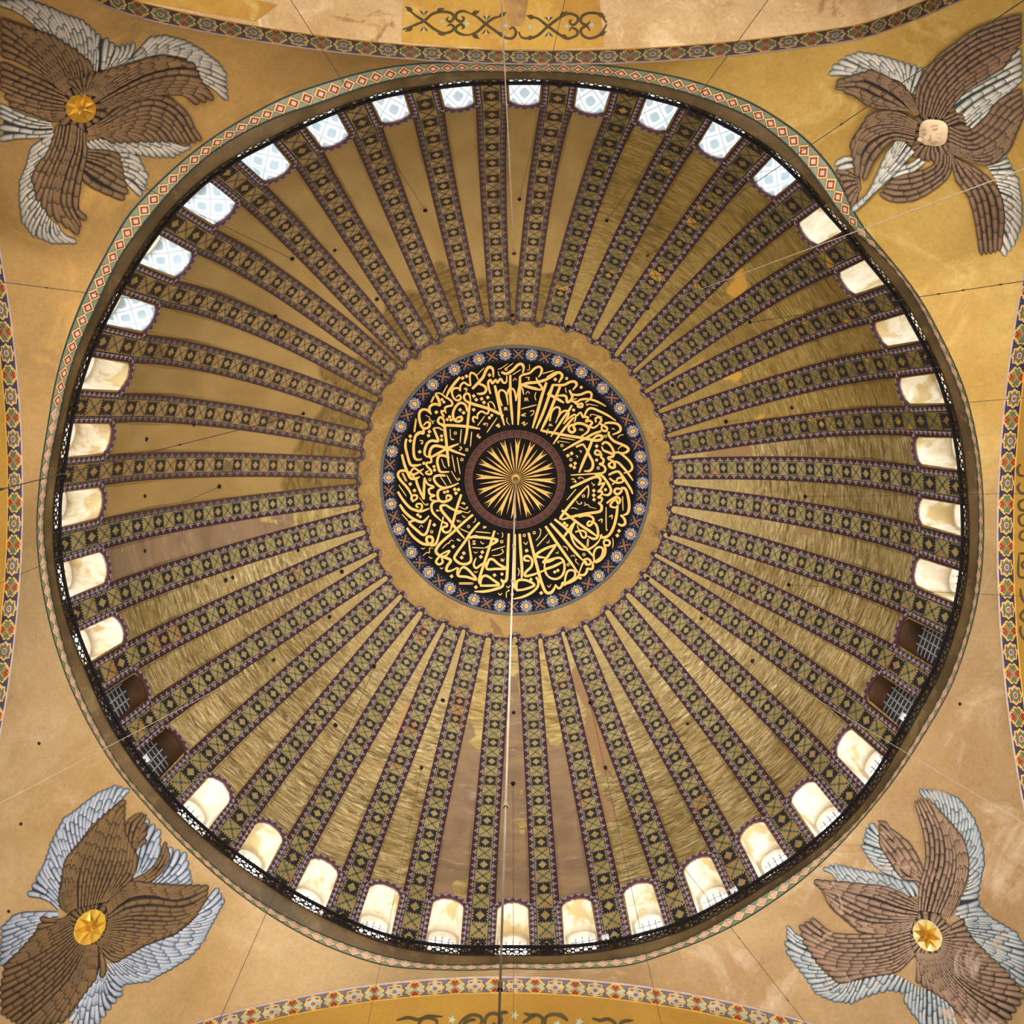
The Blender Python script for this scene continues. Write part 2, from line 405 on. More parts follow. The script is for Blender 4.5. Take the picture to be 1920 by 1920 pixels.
# window vaults
def vault_lattice():
    n = NT('vault_blue_lattice'); s = n.sep(n.uv())
    u = n.math('MULTIPLY', s[0], 1.25); v = n.math('MULTIPLY', s[1], 1.25)
    p = n.math('FRACT', n.math('ADD', u, v)); q = n.math('FRACT', n.math('SUBTRACT', u, v))
    dp = n.math('ABSOLUTE', n.math('SUBTRACT', p, .5)); dq = n.math('ABSOLUTE', n.math('SUBTRACT', q, .5))
    line = n.math('GREATER_THAN', n.math('MAXIMUM', dp, dq), .475)
    star = n.math('LESS_THAN', n.math('MAXIMUM', dp, dq), .27)
    teeth = n.math('LESS_THAN', n.math('ADD', dp, dq), .44)
    c = n.mix(n.math('MULTIPLY', star, teeth), srgb(232, 240, 246), srgb(176, 190, 200))
    c = n.mix(line, c, srgb(170, 176, 190))
    c = n.mix(n.ramp(n.noise(n.obj(), .9, 3), .56, .66), c, n.mix(1.0, c, (.86, .98, .97, 1), 'MULTIPLY'))
    return n.set(c, .6)
def vault_gold():
    n = NT('vault_pale_gold'); uv = n.uv()
    st = n.noise(n.mapped(uv, (2.0, .7, 1)), 1.6, 6, .6, 1.0)
    c = n.mix(n.ramp(st, .35, .65), srgb(214, 200, 172), srgb(232, 226, 212))
    c = n.mix(n.ramp(n.noise(n.mapped(n.obj(), loc=(3, 1, 8)), .8, 4, .6, .5), .52, .6), c, srgb(196, 174, 126))
    return n.set(c, .45, .1, st, .3, .04)
MT['vblue'] = vault_lattice(); MT['vgold'] = vault_gold()
MT['vdark'] = plaster('vault_shaded_brown', [srgb(78, 50, 24), srgb(58, 38, 20)], .8, .6)  # shade inside the blocked windows, put into a darker brown vault colour
MT['frame'] = plaster('window_stone_frame', [srgb(214, 204, 186), srgb(186, 172, 150)], .8)
MT['mullion'] = flat('window_bars', srgb(150, 145, 140), .6)
def glass_mat(name, c, fac):
    m = bpy.data.materials.new(name); m.use_nodes = True; t = m.node_tree
    out = t.nodes['Material Output']; t.nodes.remove(t.nodes['Principled BSDF'])
    tr = t.nodes.new('ShaderNodeBsdfTransparent'); tr.inputs[0].default_value = c
    gl = t.nodes.new('ShaderNodeBsdfGlossy'); gl.inputs['Roughness'].default_value = .1
    mx = t.nodes.new('ShaderNodeMixShader'); mx.inputs[0].default_value = fac
    t.links.new(tr.outputs[0], mx.inputs[1]); t.links.new(gl.outputs[0], mx.inputs[2]); t.links.new(mx.outputs[0], out.inputs[0])
    return m
MT['glass'] = glass_mat('clear_pane', (.92, .95, .97, 1), .05)
MT['board'] = flat('blocked_pane', srgb(44, 46, 52), .35)

# ------------------------------------------------------------------ dome: crown shell, panels between the ribs, borders
R_CAP = 9.0
nth, ns = 120, 22
TH = np.linspace(-PI, PI, nth, endpoint=False); SS = np.linspace(0.001, R_CAP, ns)
tg, sg_ = np.meshgrid(TH, SS, indexing='ij')
P = dome_P(tg, sg_, -.05)
uvs = np.stack([sg_ * np.cos(tg), sg_ * np.sin(tg)], -1).reshape(-1, 2)
ceiling = struct(mk('ceiling', P, grid_faces(nth, ns, True, True), MT['crown'], None, uvs, True))

def rib_w(k, s):
    r = dome_r(th_rib(k, s), np.maximum(ZC + RD * np.cos(np.minimum(s, S1) / RD), Z1))
    sp = r * (th_field(k + 1, s) - th_field(k, s))
    return np.minimum(rib_hw(s), .41 * sp), r
def field_edges(k, s):
    wl, r1 = rib_w(k - 1, s); wr, r2 = rib_w(k, s)
    return th_rib(k - 1, s) + wl / r1, th_rib(k, s) - wr / r2, .43 * wl, .43 * wr, .5 * (r1 + r2)

WIN_HW, ARCH_OUT = .62, .78
Z_SPRING = Z1 - WIN_HW
def field_kind(k):                       # k = 0 is the field at the top of the picture, going clockwise
    n = k + 1
    if n >= 31 or n <= 2: return 'ochre'
    if n <= 9: return 'olive'
    if n in (10, 11, 12): return 'gold2'
    if n in (20, 22): return 'plaster2'
    if n in (21, 30): return 'plaster1'
    if n in (18, 19, 29): return 'gold2'
    return 'gold'
HOLES = [(964,474),(974,372),(797,393),(1138,412),(547,484),(515,592),(568,775),(410,912),(362,796),(273,823),(270,930),(270,1033),(435,1083),(422,1088),(512,1238),(558,1032),(700,1250),(640,1072),(617,1157),(588,1360),(628,1361),(790,1440),(830,1314),(856,1190),(693,1147),(775,1146),(963,1337),(962,1470),(970,1208),(1063,1190),(1107,1318),(1135,1440),(1152,1150),(1290,1358),(1222,1250),(1316,1160),(1412,1240),(1215,1085),(1480,1097),(1255,1003),(1511,931),(1486,764),(1362,790),(1262,722),(1407,603),(1215,577),(1148,663),(1066,612),(961,590),(865,611),(772,652),(715,703),(688,782),(706,560),(627,468)]
panels = []
for k in range(NB):
    s_t = S_TIP[k]
    # width of the field just behind its tip
    a, b, bl, br, rr = field_edges(k, np.array([s_t + .35]))
    hwt = float(max(.06, .5 * (b - a)[0] * rr[0])); bw = float(.5 * (bl + br)[0])
    s0 = s_t + bw
    rows = np.concatenate([s0 + hwt * (1 - np.cos(np.linspace(0, PI / 2, 6))), np.linspace(s0 + hwt, S1 - 1.2, 26)[1:], np.linspace(S1 - 1.2, S_BASE, 14)[1:]])
    NU = 13
    u = np.sin(np.linspace(-PI / 2, PI / 2, NU))
    cols_v = []; cols_uv = []
    sb = S_BASE
    for uu in u:
        top = rows[0]
        # lower end of this column: the arch of the window or the gallery floor
        x = uu * .72
        if abs(uu) < .93:
            zlow = Z_SPRING + math.sqrt(max(.70 ** 2 - x * x, 0.0)) - .03
            send = float(s_of_z(zlow))
        else:
            send = sb
        sv = rows[0] + (rows - rows[0]) * (send - rows[0]) / (rows[-1] - rows[0])
        A_, B_, _, _, _r = field_edges(k, sv)
        sh = np.sqrt(np.clip(1 - np.clip((s0 + hwt - sv) / hwt, 0, 1) ** 2, 0, 1))
        mid = .5 * (A_ + B_); half = .5 * (B_ - A_) * sh
        th = mid + half * uu
        cols_v.append(dome_P(th, sv, 0.0)); cols_uv.append(np.stack([th * 14.0, sv], -1))
    v = np.array(cols_v); uvv = np.array(cols_uv).reshape(-1, 2)
    pn = mk('dome_panel', v, grid_faces(NU, len(rows), False, True), MT[field_kind(k)], ceiling, uvv, True)
    panels.append(pn)
    # U shaped border round the field
    sv = np.linspace(S_BASE, s0 + hwt, 40)
    A_, B_, bl, br, rr = field_edges(k, sv)
    inn = [dome_P(A_, sv, .07)]; out = [dome_P(A_ - bl / rr, sv, .07)]
    ac = np.linspace(0, PI, 11)[1:-1]
    cth = float(.5 * (A_[-1] + B_[-1])); rc = float(rr[-1])
    inn.append(dome_P(cth - hwt * np.cos(ac) / rc, s0 + hwt - hwt * np.sin(ac), .07))
    out.append(dome_P(cth - (hwt + bw) * np.cos(ac) / rc, s0 + hwt - (hwt + bw) * np.sin(ac), .07))
    inn.append(dome_P(B_[::-1], sv[::-1], .07)); out.append(dome_P((B_ + br / rr)[::-1], sv[::-1], .07))
    inn = np.vstack(inn); out = np.vstack(out)
    L = np.concatenate([[0], np.cumsum(np.linalg.norm(np.diff(.5 * (inn + out), axis=0), axis=1))])
    vv = np.stack([inn, out], 1).reshape(-1, 3)
    uu2 = np.stack([np.repeat(L, 2), np.tile([0., 1.], len(L))], -1)
    mk('border', vv, grid_faces(len(L), 2), MT['zigdull' if field_kind(k) == 'ochre' else 'zig'], pn, uu2)

HX = hit_dome(HOLES, .02)
for i, p in enumerate(HX):
    th = math.atan2(p[1], p[0]); s = float(s_of_z(p[2]))
    k = min(range(NB), key=lambda j: abs((float(th_field(j, s)) - th + PI) % (2 * PI) - PI))
    a = np.linspace(0, 2 * PI, 9)[:-1]
    n = p - np.array([0, 0, ZC]); n[2] = max(n[2], 0); n /= np.linalg.norm(n)
    t1 = np.cross(n, [0, 0, 1.0]); t1 /= np.linalg.norm(t1); t2 = np.cross(n, t1)
    rad = .075 + .03 * random.random()
    ring = p + np.outer(np.cos(a) * rad, t1) + np.outer(np.sin(a) * rad, t2)
    cup = p + n * .0 + np.outer(np.cos(a) * rad * .6, t1) + np.outer(np.sin(a) * rad * .6, t2) - n * .06
    vv = np.vstack([ring - n * .03, cup, [p - n * .05]])
    F = [(j, (j + 1) % 8, 8 + (j + 1) % 8, 8 + j) for j in range(8)] + [(8 + j, 8 + (j + 1) % 8, 16) for j in range(8)]
    mk('suspension_hole', vv, F, MT['hole'], panels[k])

# ------------------------------------------------------------------ ribs with their inlaid stars and crosses
def mask_mesh(name, rows, mats, legend, thick=.02):
    h = len(rows); w = len(rows[0]); V = {}; vs = []; F = []; mi = []
    def vid(i, j):
        if (i, j) not in V:
            V[(i, j)] = len(vs); vs.append((i / w - .5, j / h - .5, thick))
        return V[(i, j)]
    for j, r in enumerate(rows):
        for i, ch in enumerate(r):
            if ch in legend:
                F.append((vid(i, j), vid(i + 1, j), vid(i + 1, j + 1), vid(i, j + 1))); mi.append(legend[ch])
    me = bpy.data.meshes.new(name); me.from_pydata(vs, [], F)
    for m in mats: me.materials.append(m)
    me.polygons.foreach_set('material_index', mi); me.update(); return me
STAR = ["#.#.#.#.#.#",
        "###########",
        ".####.####.",
        "####...####",
        ".##.....##.",
        "##.......##",
        ".##.....##.",
        "####...####",
        ".####.####.",
        "###########",
        "#.#.#.#.#.#"]
star_me = {m: mask_mesh('star_tile', STAR, [MT[m]], {'#': 0}) for m in ('navy', 'charcoal')}
def cross_mesh(mat):
    vs = []; F = []
    def bar(p, q, w):
        p = np.array(p); q = np.array(q); d = q - p; d = d / np.linalg.norm(d); nrm = np.array([-d[1], d[0]]) * w
        b = len(vs)
        for c in (p - nrm, q - nrm, q + nrm, p + nrm): vs.append((c[0], c[1], .02))
        F.append((b, b + 1, b + 2, b + 3))
    for sx in (1, -1):
        bar((-.46, -.46 * sx), (.46, .46 * sx), .028)
        for sgn in (1, -1):
            bar((.46 * sgn - .13 * sgn, .46 * sx * sgn), (.46 * sgn, .46 * sx * sgn - .13 * sx * sgn), .025)
            bar((.22 * sgn - .07, .22 * sx * sgn + .07 * sx), (.22 * sgn + .07, .22 * sx * sgn - .07 * sx), .022)
    bar((0, -.12), (.12, 0), .02); bar((.12, 0), (0, .12), .02); bar((0, .12), (-.12, 0), .02); bar((-.12, 0), (0, -.12), .02)
    me = bpy.data.meshes.new('cross_tile'); me.from_pydata(vs, [], F); me.materials.append(mat); me.update(); return me
cross_me = {m: cross_mesh(MT[m]) for m in ('teal', 'greycross')}
_sg = np.linspace(7.0, S_BASE, 600)
_w = np.where(_sg <= S1, np.cos(_sg / RD) + .40 * np.sin(_sg / RD), .50)
_cum = np.concatenate([[0], np.cumsum(.5 * (_w[1:] + _w[:-1]) * np.diff(_sg))])
NPAIR = 15
for k in range(NB):
    kind = field_kind(k); nxt = field_kind((k + 1) % NB)
    s_re = .5 * (S_TIP[k] + S_TIP[(k + 1) % NB]) + .34
    sv = np.concatenate([np.linspace(s_re, S1, 30), np.linspace(S1, S_BASE, 6)[1:]])
    w, r = rib_w(k, sv); tc = th_rib(k, sv)
    X = [dome_P(tc + f * w / r, sv, o) for f, o in ((-1.0, -.05), (-1.0, .05), (-.55, .055), (0, .055), (.55, .055), (1.0, .05), (1.0, -.05))]
    v = np.stack(X, 0)
    both = (kind, nxt)
    rm = 'rib_ochre' if both.count('ochre') == 2 else ('rib_olive' if 'olive' in both else 'rib_gold')
    rib = struct(mk('trim_%d' % (k + 1), v, grid_faces(7, len(sv), False, True), MT[rm], None, None, True))
    # cross strip that closes the rib at its inner end
    tt = np.linspace(-1, 1, 7) * .75
    w0, r0 = float(w[0]), float(r[0]); t0 = float(tc[0])
    i_ = dome_P(t0 + tt * w0 / r0, np.full(7, s_re - .12), .08); o_ = dome_P(t0 + tt * w0 / r0, np.full(7, s_re + .08), .08)
    uu2 = np.stack([np.repeat(np.arange(7) * .15, 2), np.tile([0., 1.], 7)], -1)
    mk('end_border', np.stack([i_, o_], 1).reshape(-1, 3), grid_faces(7, 2), MT['zigdull' if rm == 'rib_ochre' else 'zig'], rib, uu2)
    c0 = np.interp(s_re + .10, _sg, _cum); c1 = np.interp(S1 + (Z1 - 39.3), _sg, _cum)
    pitch = (c1 - c0) / NPAIR
    for i in range(2 * NPAIR):
        ca = c0 + pitch * (i // 2) + (.23 if i % 2 == 0 else .74) * pitch
        s = float(np.interp(ca, _cum, _sg)); wl = float(np.interp(s, _sg, _w))
        th = float(th_rib(k, s)); ww, rr = rib_w(k, s)
        q = dome_P(th, s, .057); qs = dome_P(th, s + .05, .057); qt = dome_P(th + .004, s, .057)
        ey = Vector(qs - q).normalized(); ex = Vector(qt - q); ex = (ex - ex.dot(ey) * ey).normalized(); ez = ey.cross(ex) * -1
        wide = 2 * float(ww) * .57 * .90
        long = pitch / wl * (.46 if i % 2 == 0 else .52)
        if i % 2 == 0: me = cross_me['greycross' if rm == 'rib_ochre' else 'teal']
        else: me = star_me['charcoal' if rm == 'rib_ochre' else 'navy']
        o = bpy.data.objects.new(me.name.split('.')[0], me); col.objects.link(o); o.parent = rib
        Mx = Matrix.Identity(4)
        ez = ex.cross(ey)
        inward = Vector((0, 0, ZC)) - Vector(q)
        if ez.dot(inward) < 0: ex = -ex; ez = -ez
        for a_ in range(3):
            Mx[a_][0] = ex[a_] * wide; Mx[a_][1] = ey[a_] * long; Mx[a_][2] = ez[a_]; Mx[a_][3] = q[a_]
        o.matrix_local = Mx

# ------------------------------------------------------------------ the forty windows
DEPTH = 1.25
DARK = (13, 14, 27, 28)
for k in range(NB):
    n_ = k + 1
    th0 = float(TH_O[k]); nrm = np.array([math.cos(th0), math.sin(th0), 0]); tan = np.array([-math.sin(th0), math.cos(th0), 0])
    aa = np.linspace(0, PI, 17)
    def outline(hw, zsill, spring):
        xs = np.concatenate([[hw, hw], hw * np.cos(aa[1:-1]), [-hw, -hw]]); zs = np.concatenate([[zsill, spring], spring + hw * np.sin(aa[1:-1]), [spring, zsill]])
        return xs, zs
    def front(xs, zs, off):
        r = dome_r(th0 + xs / R1, zs)
        p = nrm[None] * np.sqrt(np.maximum(r * r - xs * xs, 1))[:, None] + tan[None] * xs[:, None]; p[:, 2] = zs
        return p - nrm[None] * off
    r0 = float(dome_r(th0, Z1))
    def back(xs, zs, d):
        p = nrm[None] * (r0 + d) + tan[None] * xs[:, None]; p[:, 2] = zs
        return p
    xs, zs = outline(WIN_HW, Z_SILL, Z_SPRING)
    L = np.concatenate([[0], np.cumsum(np.hypot(np.diff(xs), np.diff(zs)))])
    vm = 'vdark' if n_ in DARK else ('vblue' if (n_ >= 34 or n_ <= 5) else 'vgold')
    f_, b_ = front(xs, zs, .0), back(xs, zs, DEPTH)
    m_ = .5 * (f_ + b_)
    vv = np.stack([f_, m_, b_], 1).reshape(-1, 3)
    uvv = np.stack([np.repeat(L - L[-1] / 2, 3), np.tile([0., DEPTH / 2, DEPTH], len(L))], -1)
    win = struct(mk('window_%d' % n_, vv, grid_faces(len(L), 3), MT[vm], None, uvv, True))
    # sill
    sv_ = np.array([f_[0], f_[-1], b_[-1], b_[0]]) + np.array([[0, 0, 0], [0, 0, 0], [0, 0, .15], [0, 0, .15]])
    mk('window_sill', sv_, [(0, 1, 2, 3)], MT['frame'], win)
    # patterned border round the opening, on the dome face
    xo, zo = outline(ARCH_OUT, ZL + .1, Z_SPRING); xi, zi = outline(WIN_HW, ZL + .1, Z_SPRING)
    fi, fo = front(xi, zi, .09), front(xo, zo, .09); fb = front(xi, zi, -.05)
    L2 = np.concatenate([[0], np.cumsum(np.hypot(np.diff(xo), np.diff(zo)))])
    vv = np.stack([fb, fi, fo], 1).reshape(-1, 3)
    uvv = np.stack([np.repeat(L2, 3), np.tile([0.2, 0.2, 1.], len(L2))], -1)
    mk('window_border', vv, grid_faces(len(L2), 3), MT['zigwin'], win, uvv)
    # wall below the sill
    wx = np.array([-WIN_HW, WIN_HW, WIN_HW, -WIN_HW]); wz = np.array([ZL, ZL, Z_SILL, Z_SILL])
    mk('parapet', front(wx, wz, .02), [(0, 1, 2, 3)], MT['stone'], win)
    # outer stone frame with glazing
    GW = .50 if n_ not in DARK else .60
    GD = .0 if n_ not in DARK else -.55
    xi2, zi2 = outline(GW, Z_SILL + .15, Z_SPRING - .04)
    xo2, zo2 = outline(WIN_HW + .05, Z_SILL + .02, Z_SPRING)
    a_, b2, c2 = back(xo2, zo2, DEPTH - .01 + GD), back(xi2, zi2, DEPTH - .01 + GD), back(xi2, zi2, DEPTH + .28 + GD)
    vv = np.stack([a_, b2, c2], 1).reshape(-1, 3)
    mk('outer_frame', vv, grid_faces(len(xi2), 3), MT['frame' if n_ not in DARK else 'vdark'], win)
    g = back(xi2, zi2, DEPTH + .27 + GD)
    bars = []; bf = []; dG = -.80 if n_ in DARK else 0.0
    def bar(x0, x1, z0, z1, d0=.22, d1=.26):
        q = len(bars)
        for (x, z, d) in ((x0, z0, d0), (x1, z0, d0), (x1, z1, d0), (x0, z1, d0), (x0, z0, d1), (x1, z0, d1), (x1, z1, d1), (x0, z1, d1)):
            p = nrm * (r0 + DEPTH + d + dG) + tan * x; p[2] = z; bars.append(p)
        bf.extend([(q, q + 1, q + 2, q + 3), (q, q + 1, q + 5, q + 4), (q + 1, q + 2, q + 6, q + 5), (q + 2, q + 3, q + 7, q + 6), (q + 3, q, q + 4, q + 7)])
    for x in (-GW / 2, 0, GW / 2): bar(x - .025, x + .025, Z_SILL + .15, Z_SPRING - .04 + math.sqrt(GW * GW - x * x))
    for z in np.arange(Z_SILL + .5, Z_SPRING + .4, .36):
        hw = GW if z < Z_SPRING else math.sqrt(max(GW * GW - (z - Z_SPRING + .04) ** 2, .01)); bar(-hw, hw, z - .025, z + .025)
    mk('glazing_bars', np.array(bars), bf, MT['mullion'], win)
    # panes: one quad per cell, cut by the arch
    xsb = [-GW, -GW / 2, 0, GW / 2, GW]
    zb = [Z_SILL + .15] + list(np.arange(Z_SILL + .5, Z_SPRING + .4, .36)) + [Z_SPRING + GW - .04]
    pm = MT['board'] if n_ in DARK else MT['glass']
    if n_ not in DARK:
        mk('pane', g, [tuple(range(len(g)))], pm, win)
        continue
    for i in range(4):
        for j in range(len(zb) - 1):
            cx = []
            for t in np.linspace(0, 1, 5):
                x = xsb[i] + (xsb[i + 1] - xsb[i]) * t
                zt = Z_SPRING - .04 + math.sqrt(max(GW * GW - x * x, 0))
                cx.append((x, min(zb[j], zt), min(zb[j + 1], zt)))
            if max(c[2] - c[1] for c in cx) < .03: continue
            vv = []
            for (x, za, zb2) in cx:
                for z in (za, zb2):
                    p = nrm * (r0 + DEPTH + .24 + dG) + tan * x; p[2] = z; vv.append(p)
            mk('pane', np.array(vv), grid_faces(5, 2), pm, win)

# ------------------------------------------------------------------ cornice, lozenge band, gallery
NR = 360
TR = np.linspace(-PI, PI, NR, endpoint=False)
def ring(r, z): return np.stack([r * np.cos(TR), r * np.sin(TR), np.zeros_like(TR) + z], -1)
rA, rB, rC = rimA(TR), rimB(TR), rimC(TR)
prof = [(rB, ZB), (rB * .55 + rC * .45 + .03, ZB + .10), (rB * .2 + rC * .8 + .03, ZB + .24), (rC + .01, ZL - .08), (rC, ZL), (rC + .02, ZL + .06), (rC + .10, ZL + .07)]
v = np.stack([ring(r, z) for r, z in prof], 1)
struct(mk('trim_41', v, grid_faces(NR, len(prof), True, True), MT['cornice'], None, None, True))
v = np.stack([ring(rC + .05, ZL + .05), ring(dome_r(TR, ZL + .05) + .08, ZL + .05)], 1)
struct(mk('floor_gallery', v, grid_faces(NR, 2, True), MT['stone']))
def band_point(th, t, off=0.0):                    # t 0 at the bottom edge (A), 1 at the cornice (B)
    r = rimA(th) * (1 - t) + rimB(th) * t; z = ZA * (1 - t) + ZB * t
    return np.stack([(r - off) * np.cos(th), (r - off) * np.sin(th), z - off * .6 + 0 * r], -1)
def loz_base():
    n = NT('lozenge_band_ground'); v = n.obj()
    c = n.mix(n.ramp(n.noise(v, .35, 4, .6), .4, .6), srgb(118, 122, 100), srgb(142, 138, 114))
    c = n.mix(n.ramp(n.noise(v, 6, 3, .6), .3, .7), n.mix(1.0, c, (.8, .8, .8, 1), 'MULTIPLY'), c)
    return n.set(c, .8)
tb = np.linspace(0, 1, 5)
v = np.stack([band_point(TR, np.full(NR, t)) for t in tb], 1)
loz = struct(mk('trim_42', v, grid_faces(NR, 5, True, True), loz_base()))
for t0, t1, nm in ((0.0, .09, 'edge_line'), (.90, 1.0, 'edge_line')):
    v = np.stack([band_point(TR, np.full(NR, t0), .02), band_point(TR, np.full(NR, t1), .02)], 1)
    mk(nm, v, grid_faces(NR, 2, True, True), MT['line'], loz)
MT['loz_edge'] = flat('lozenge_outline_tan', srgb(206, 170, 110), .7)
MT['loz_red'] = flat('lozenge_fill_red', srgb(128, 62, 40), .7)
MT['loz_pale'] = flat('lozenge_fill_rose', srgb(176, 136, 124), .7)
MT['loz_leaf'] = flat('lozenge_leaf_pink', srgb(196, 160, 140), .7)
# walk round the ring placing lozenges at even spacing as seen along the arc
arc = np.concatenate([[0], np.cumsum(np.linalg.norm(np.diff(np.vstack([band_point(TR, np.full(NR, .5)), band_point(TR[:1], np.full(1, .5))]), axis=0), axis=1))])
NLOZ = 212
for i in range(NLOZ):
    tc = np.interp((i + .5) / NLOZ * arc[-1], arc, np.append(TR, PI))
    d = .5 * 2 * PI / NLOZ
    ang = math.degrees(tc) % 360
    red = 195 < ang < 318
    def dia(f, off):
        return np.vstack([band_point(np.array([tc - d * f]), np.array([.5]), off), band_point(np.array([tc]), np.array([.5 - .40 * f]), off), band_point(np.array([tc + d * f]), np.array([.5]), off), band_point(np.array([tc]), np.array([.5 + .40 * f]), off)])
    vv = np.vstack([dia(1.0, .03), dia(.76, .035), dia(.42, .045)])
    F = [(j, (j + 1) % 4, 4 + (j + 1) % 4, 4 + j) for j in range(4)] + [(4 + j, 4 + (j + 1) % 4, 8 + (j + 1) % 4, 8 + j) for j in range(4)] + [(8, 9, 10, 11)]
    mk('lozenge_tile', vv, F, [MT['loz_edge'], MT['loz_red' if red else 'loz_pale'], MT['loz_leaf']], loz, None, False, [0] * 4 + [1] * 4 + [2])

# gallery railing: perforated iron panels between posts
RH = .84
rail = empty('gallery_railing', (0, 0, ZL))
tag(rail, 'black perforated iron railing running round the gallery under the dome windows', 'railing')
def rail_pt(th, h, off=0.0):
    r = rimC(th) + .06 + off
    return np.stack([r * np.cos(th), r * np.sin(th), ZL + .05 + h + 0 * r], -1)
POST_TH = [float(th_rib(k, S1)) for k in range(NB)]
CELLS = []
for c in range(8):
    x0, x1 = c / 8, (c + 1) / 8
    CELLS.append((x0, x1, .24, .62, .25, .31))
for c in range(16):
    x0, x1 = c / 16, (c + 1) / 16
    CELLS.append((x0, x1, .06, .24, .21, .25)); CELLS.append((x0, x1, .62, .80, .21, .25))
for k in range(NB):
    ta, tb_ = POST_TH[k], POST_TH[(k + 1) % NB]
    if tb_ < ta: tb_ += 2 * PI
    vs = []; F = []
    for (x0, x1, y0, y1, hx, hy) in CELLS:
        b = len(vs); N8 = 8
        cx, cy = .5 * (x0 + x1), .5 * (y0 + y1)
        jit = .85 + .3 * random.random()
        for j in range(N8):
            a = 2 * PI * (j + .5) / N8
            sq = (1 / max(abs(math.cos(a)), abs(math.sin(a))))
            vs.append((cx + .5 * (x1 - x0) * math.cos(a) * sq, cy + .5 * (y1 - y0) * math.sin(a) * sq))
            vs.append((cx + hx * jit * (x1 - x0) * math.cos(a), cy + hy * jit * (y1 - y0) * math.sin(a)))
        for j in range(N8):
            j2 = (j + 1) % N8; F.append((b + 2 * j, b + 2 * j2, b + 2 * j2 + 1, b + 2 * j + 1))
    a = np.array(vs)
    mk('lattice_panel', rail_pt(ta + (tb_ - ta) * a[:, 0], a[:, 1] * RH), F, MT['iron'], rail)
    # top rail and bottom rail for the bay
    tt = np.linspace(ta, tb_, 9)
    for nm, h0, h1, d in (('top_rail', .78 * RH, .86 * RH, .05), ('bottom_rail', 0, .07 * RH, .04)):
        q = np.stack([rail_pt(tt, h0, -d), rail_pt(tt, h1, -d), rail_pt(tt, h1, d), rail_pt(tt, h0, d), rail_pt(tt, h0, -d)], 1)
        mk(nm, q, grid_faces(9, 5), MT['iron'], rail)
    # post with a small block finial
    w_ = .0038
    q = []
    for hh, ww in ((0, 1.0), (RH * .86, 1.0), (RH * .86, 1.4), (RH * 1.0, 1.4), (RH * 1.06, .6)):
        q.append(np.vstack([rail_pt(np.array([ta + s1 * w_ * ww]), hh, o1 * .05 * ww) for s1, o1 in ((-1, -1), (1, -1), (1, 1), (-1, 1), (-1, -1))]))
    mk('post', np.stack(q, 0), grid_faces(5, 5), MT['iron'], rail)

# ------------------------------------------------------------------ pendentives
PC = {'front_left': [srgb(160, 122, 66), srgb(136, 104, 58), srgb(178, 136, 68), srgb(122, 94, 54)],
      'front_right': [srgb(176, 142, 74), srgb(156, 120, 52), srgb(196, 166, 102), srgb(146, 110, 44)],
      'back_right': [srgb(160, 132, 92), srgb(144, 112, 74), srgb(184, 162, 132), srgb(138, 104, 64)],
      'back_left': [srgb(164, 136, 95), srgb(150, 118, 74), srgb(172, 146, 108)]}
def pend_mat(side):
    # the two pendentives of a side share one plaster whose tone drifts from the front to the back
    n = NT('pendentive_plaster_' + side); cs = []
    for j, fb in enumerate(('front_', 'back_')):
        cols = PC[fb + side]; v = n.mapped(n.obj(), loc=(j * 11.0, j * 7.0 + (3 if side == 'right' else 0), 0)); sc = .16
        c = n.mix(n.ramp(n.noise(v, sc, 6, .6, .4), .38, .62), cols[0], cols[1])
        c = n.mix(n.ramp(n.noise(n.mapped(v, loc=(9, 3, 5)), sc * 2.4, 7, .65, .8), .54, .72), c, cols[2])
        if len(cols) > 3: c = n.mix(n.ramp(n.noise(n.mapped(v, loc=(1, 17, 2)), sc * 1.3, 7, .7, 1.2), .58, .68), c, cols[3])
        cs.append(c)
    yy = n.math('ADD', n.sep(n.obj())[1], n.math('MULTIPLY', n.noise(n.obj(), .25, 4, .6), 5.0))
    c = n.mix(n.ramp(yy, -1.5, 4.0), cs[0], cs[1])
    g = n.noise(n.obj(), 9.0, 5, .7); g2 = n.noise(n.obj(), 2.6, 5, .7, .6)
    c = n.mix(n.ramp(g, .25, .75), n.mix(1.0, c, (.84, .84, .84, 1), 'MULTIPLY'), n.mix(1.0, c, (1.1, 1.1, 1.1, 1), 'MULTIPLY'))
    c = n.mix(n.ramp(g2, .3, .7), n.mix(1.0, c, (.90, .89, .87, 1), 'MULTIPLY'), n.mix(1.0, c, (1.06, 1.06, 1.06, 1), 'MULTIPLY'))
    return n.set(c, .7, .05, g, .15, .03)
PM = {'left': pend_mat('left'), 'right': pend_mat('right')}
QUAD = {'front_left': (-PI, -PI / 2), 'front_right': (-PI / 2, 0), 'back_right': (0, PI / 2), 'back_left': (PI / 2, PI)}
for i, (nm, (t0, t1)) in enumerate(QUAD.items()):
    m = PM[nm.split('_')[1]]
    tt = np.linspace(t0, t1, 91); nv = 26
    Vv = []
    rE, zE = pend_end(tt); a0 = np.arctan2(ZA - ZP, rimA(tt)); a1 = np.arctan2(zE - ZP, rE)
    q0 = np.hypot(ZA - ZP, rimA(tt)); q1 = np.hypot(zE - ZP, rE)
    for f in np.linspace(0, 1, nv):
        a = a0 + (a1 - a0) * f; q = q0 + (q1 - q0) * f
        Vv.append(np.stack([q * np.cos(a) * np.cos(tt), q * np.cos(a) * np.sin(tt), ZP + q * np.sin(a)], -1))
    Vv = np.stack(Vv, 1)
    struct(mk('wall_' + nm, Vv, grid_faces(91, nv), m, None, None, True))

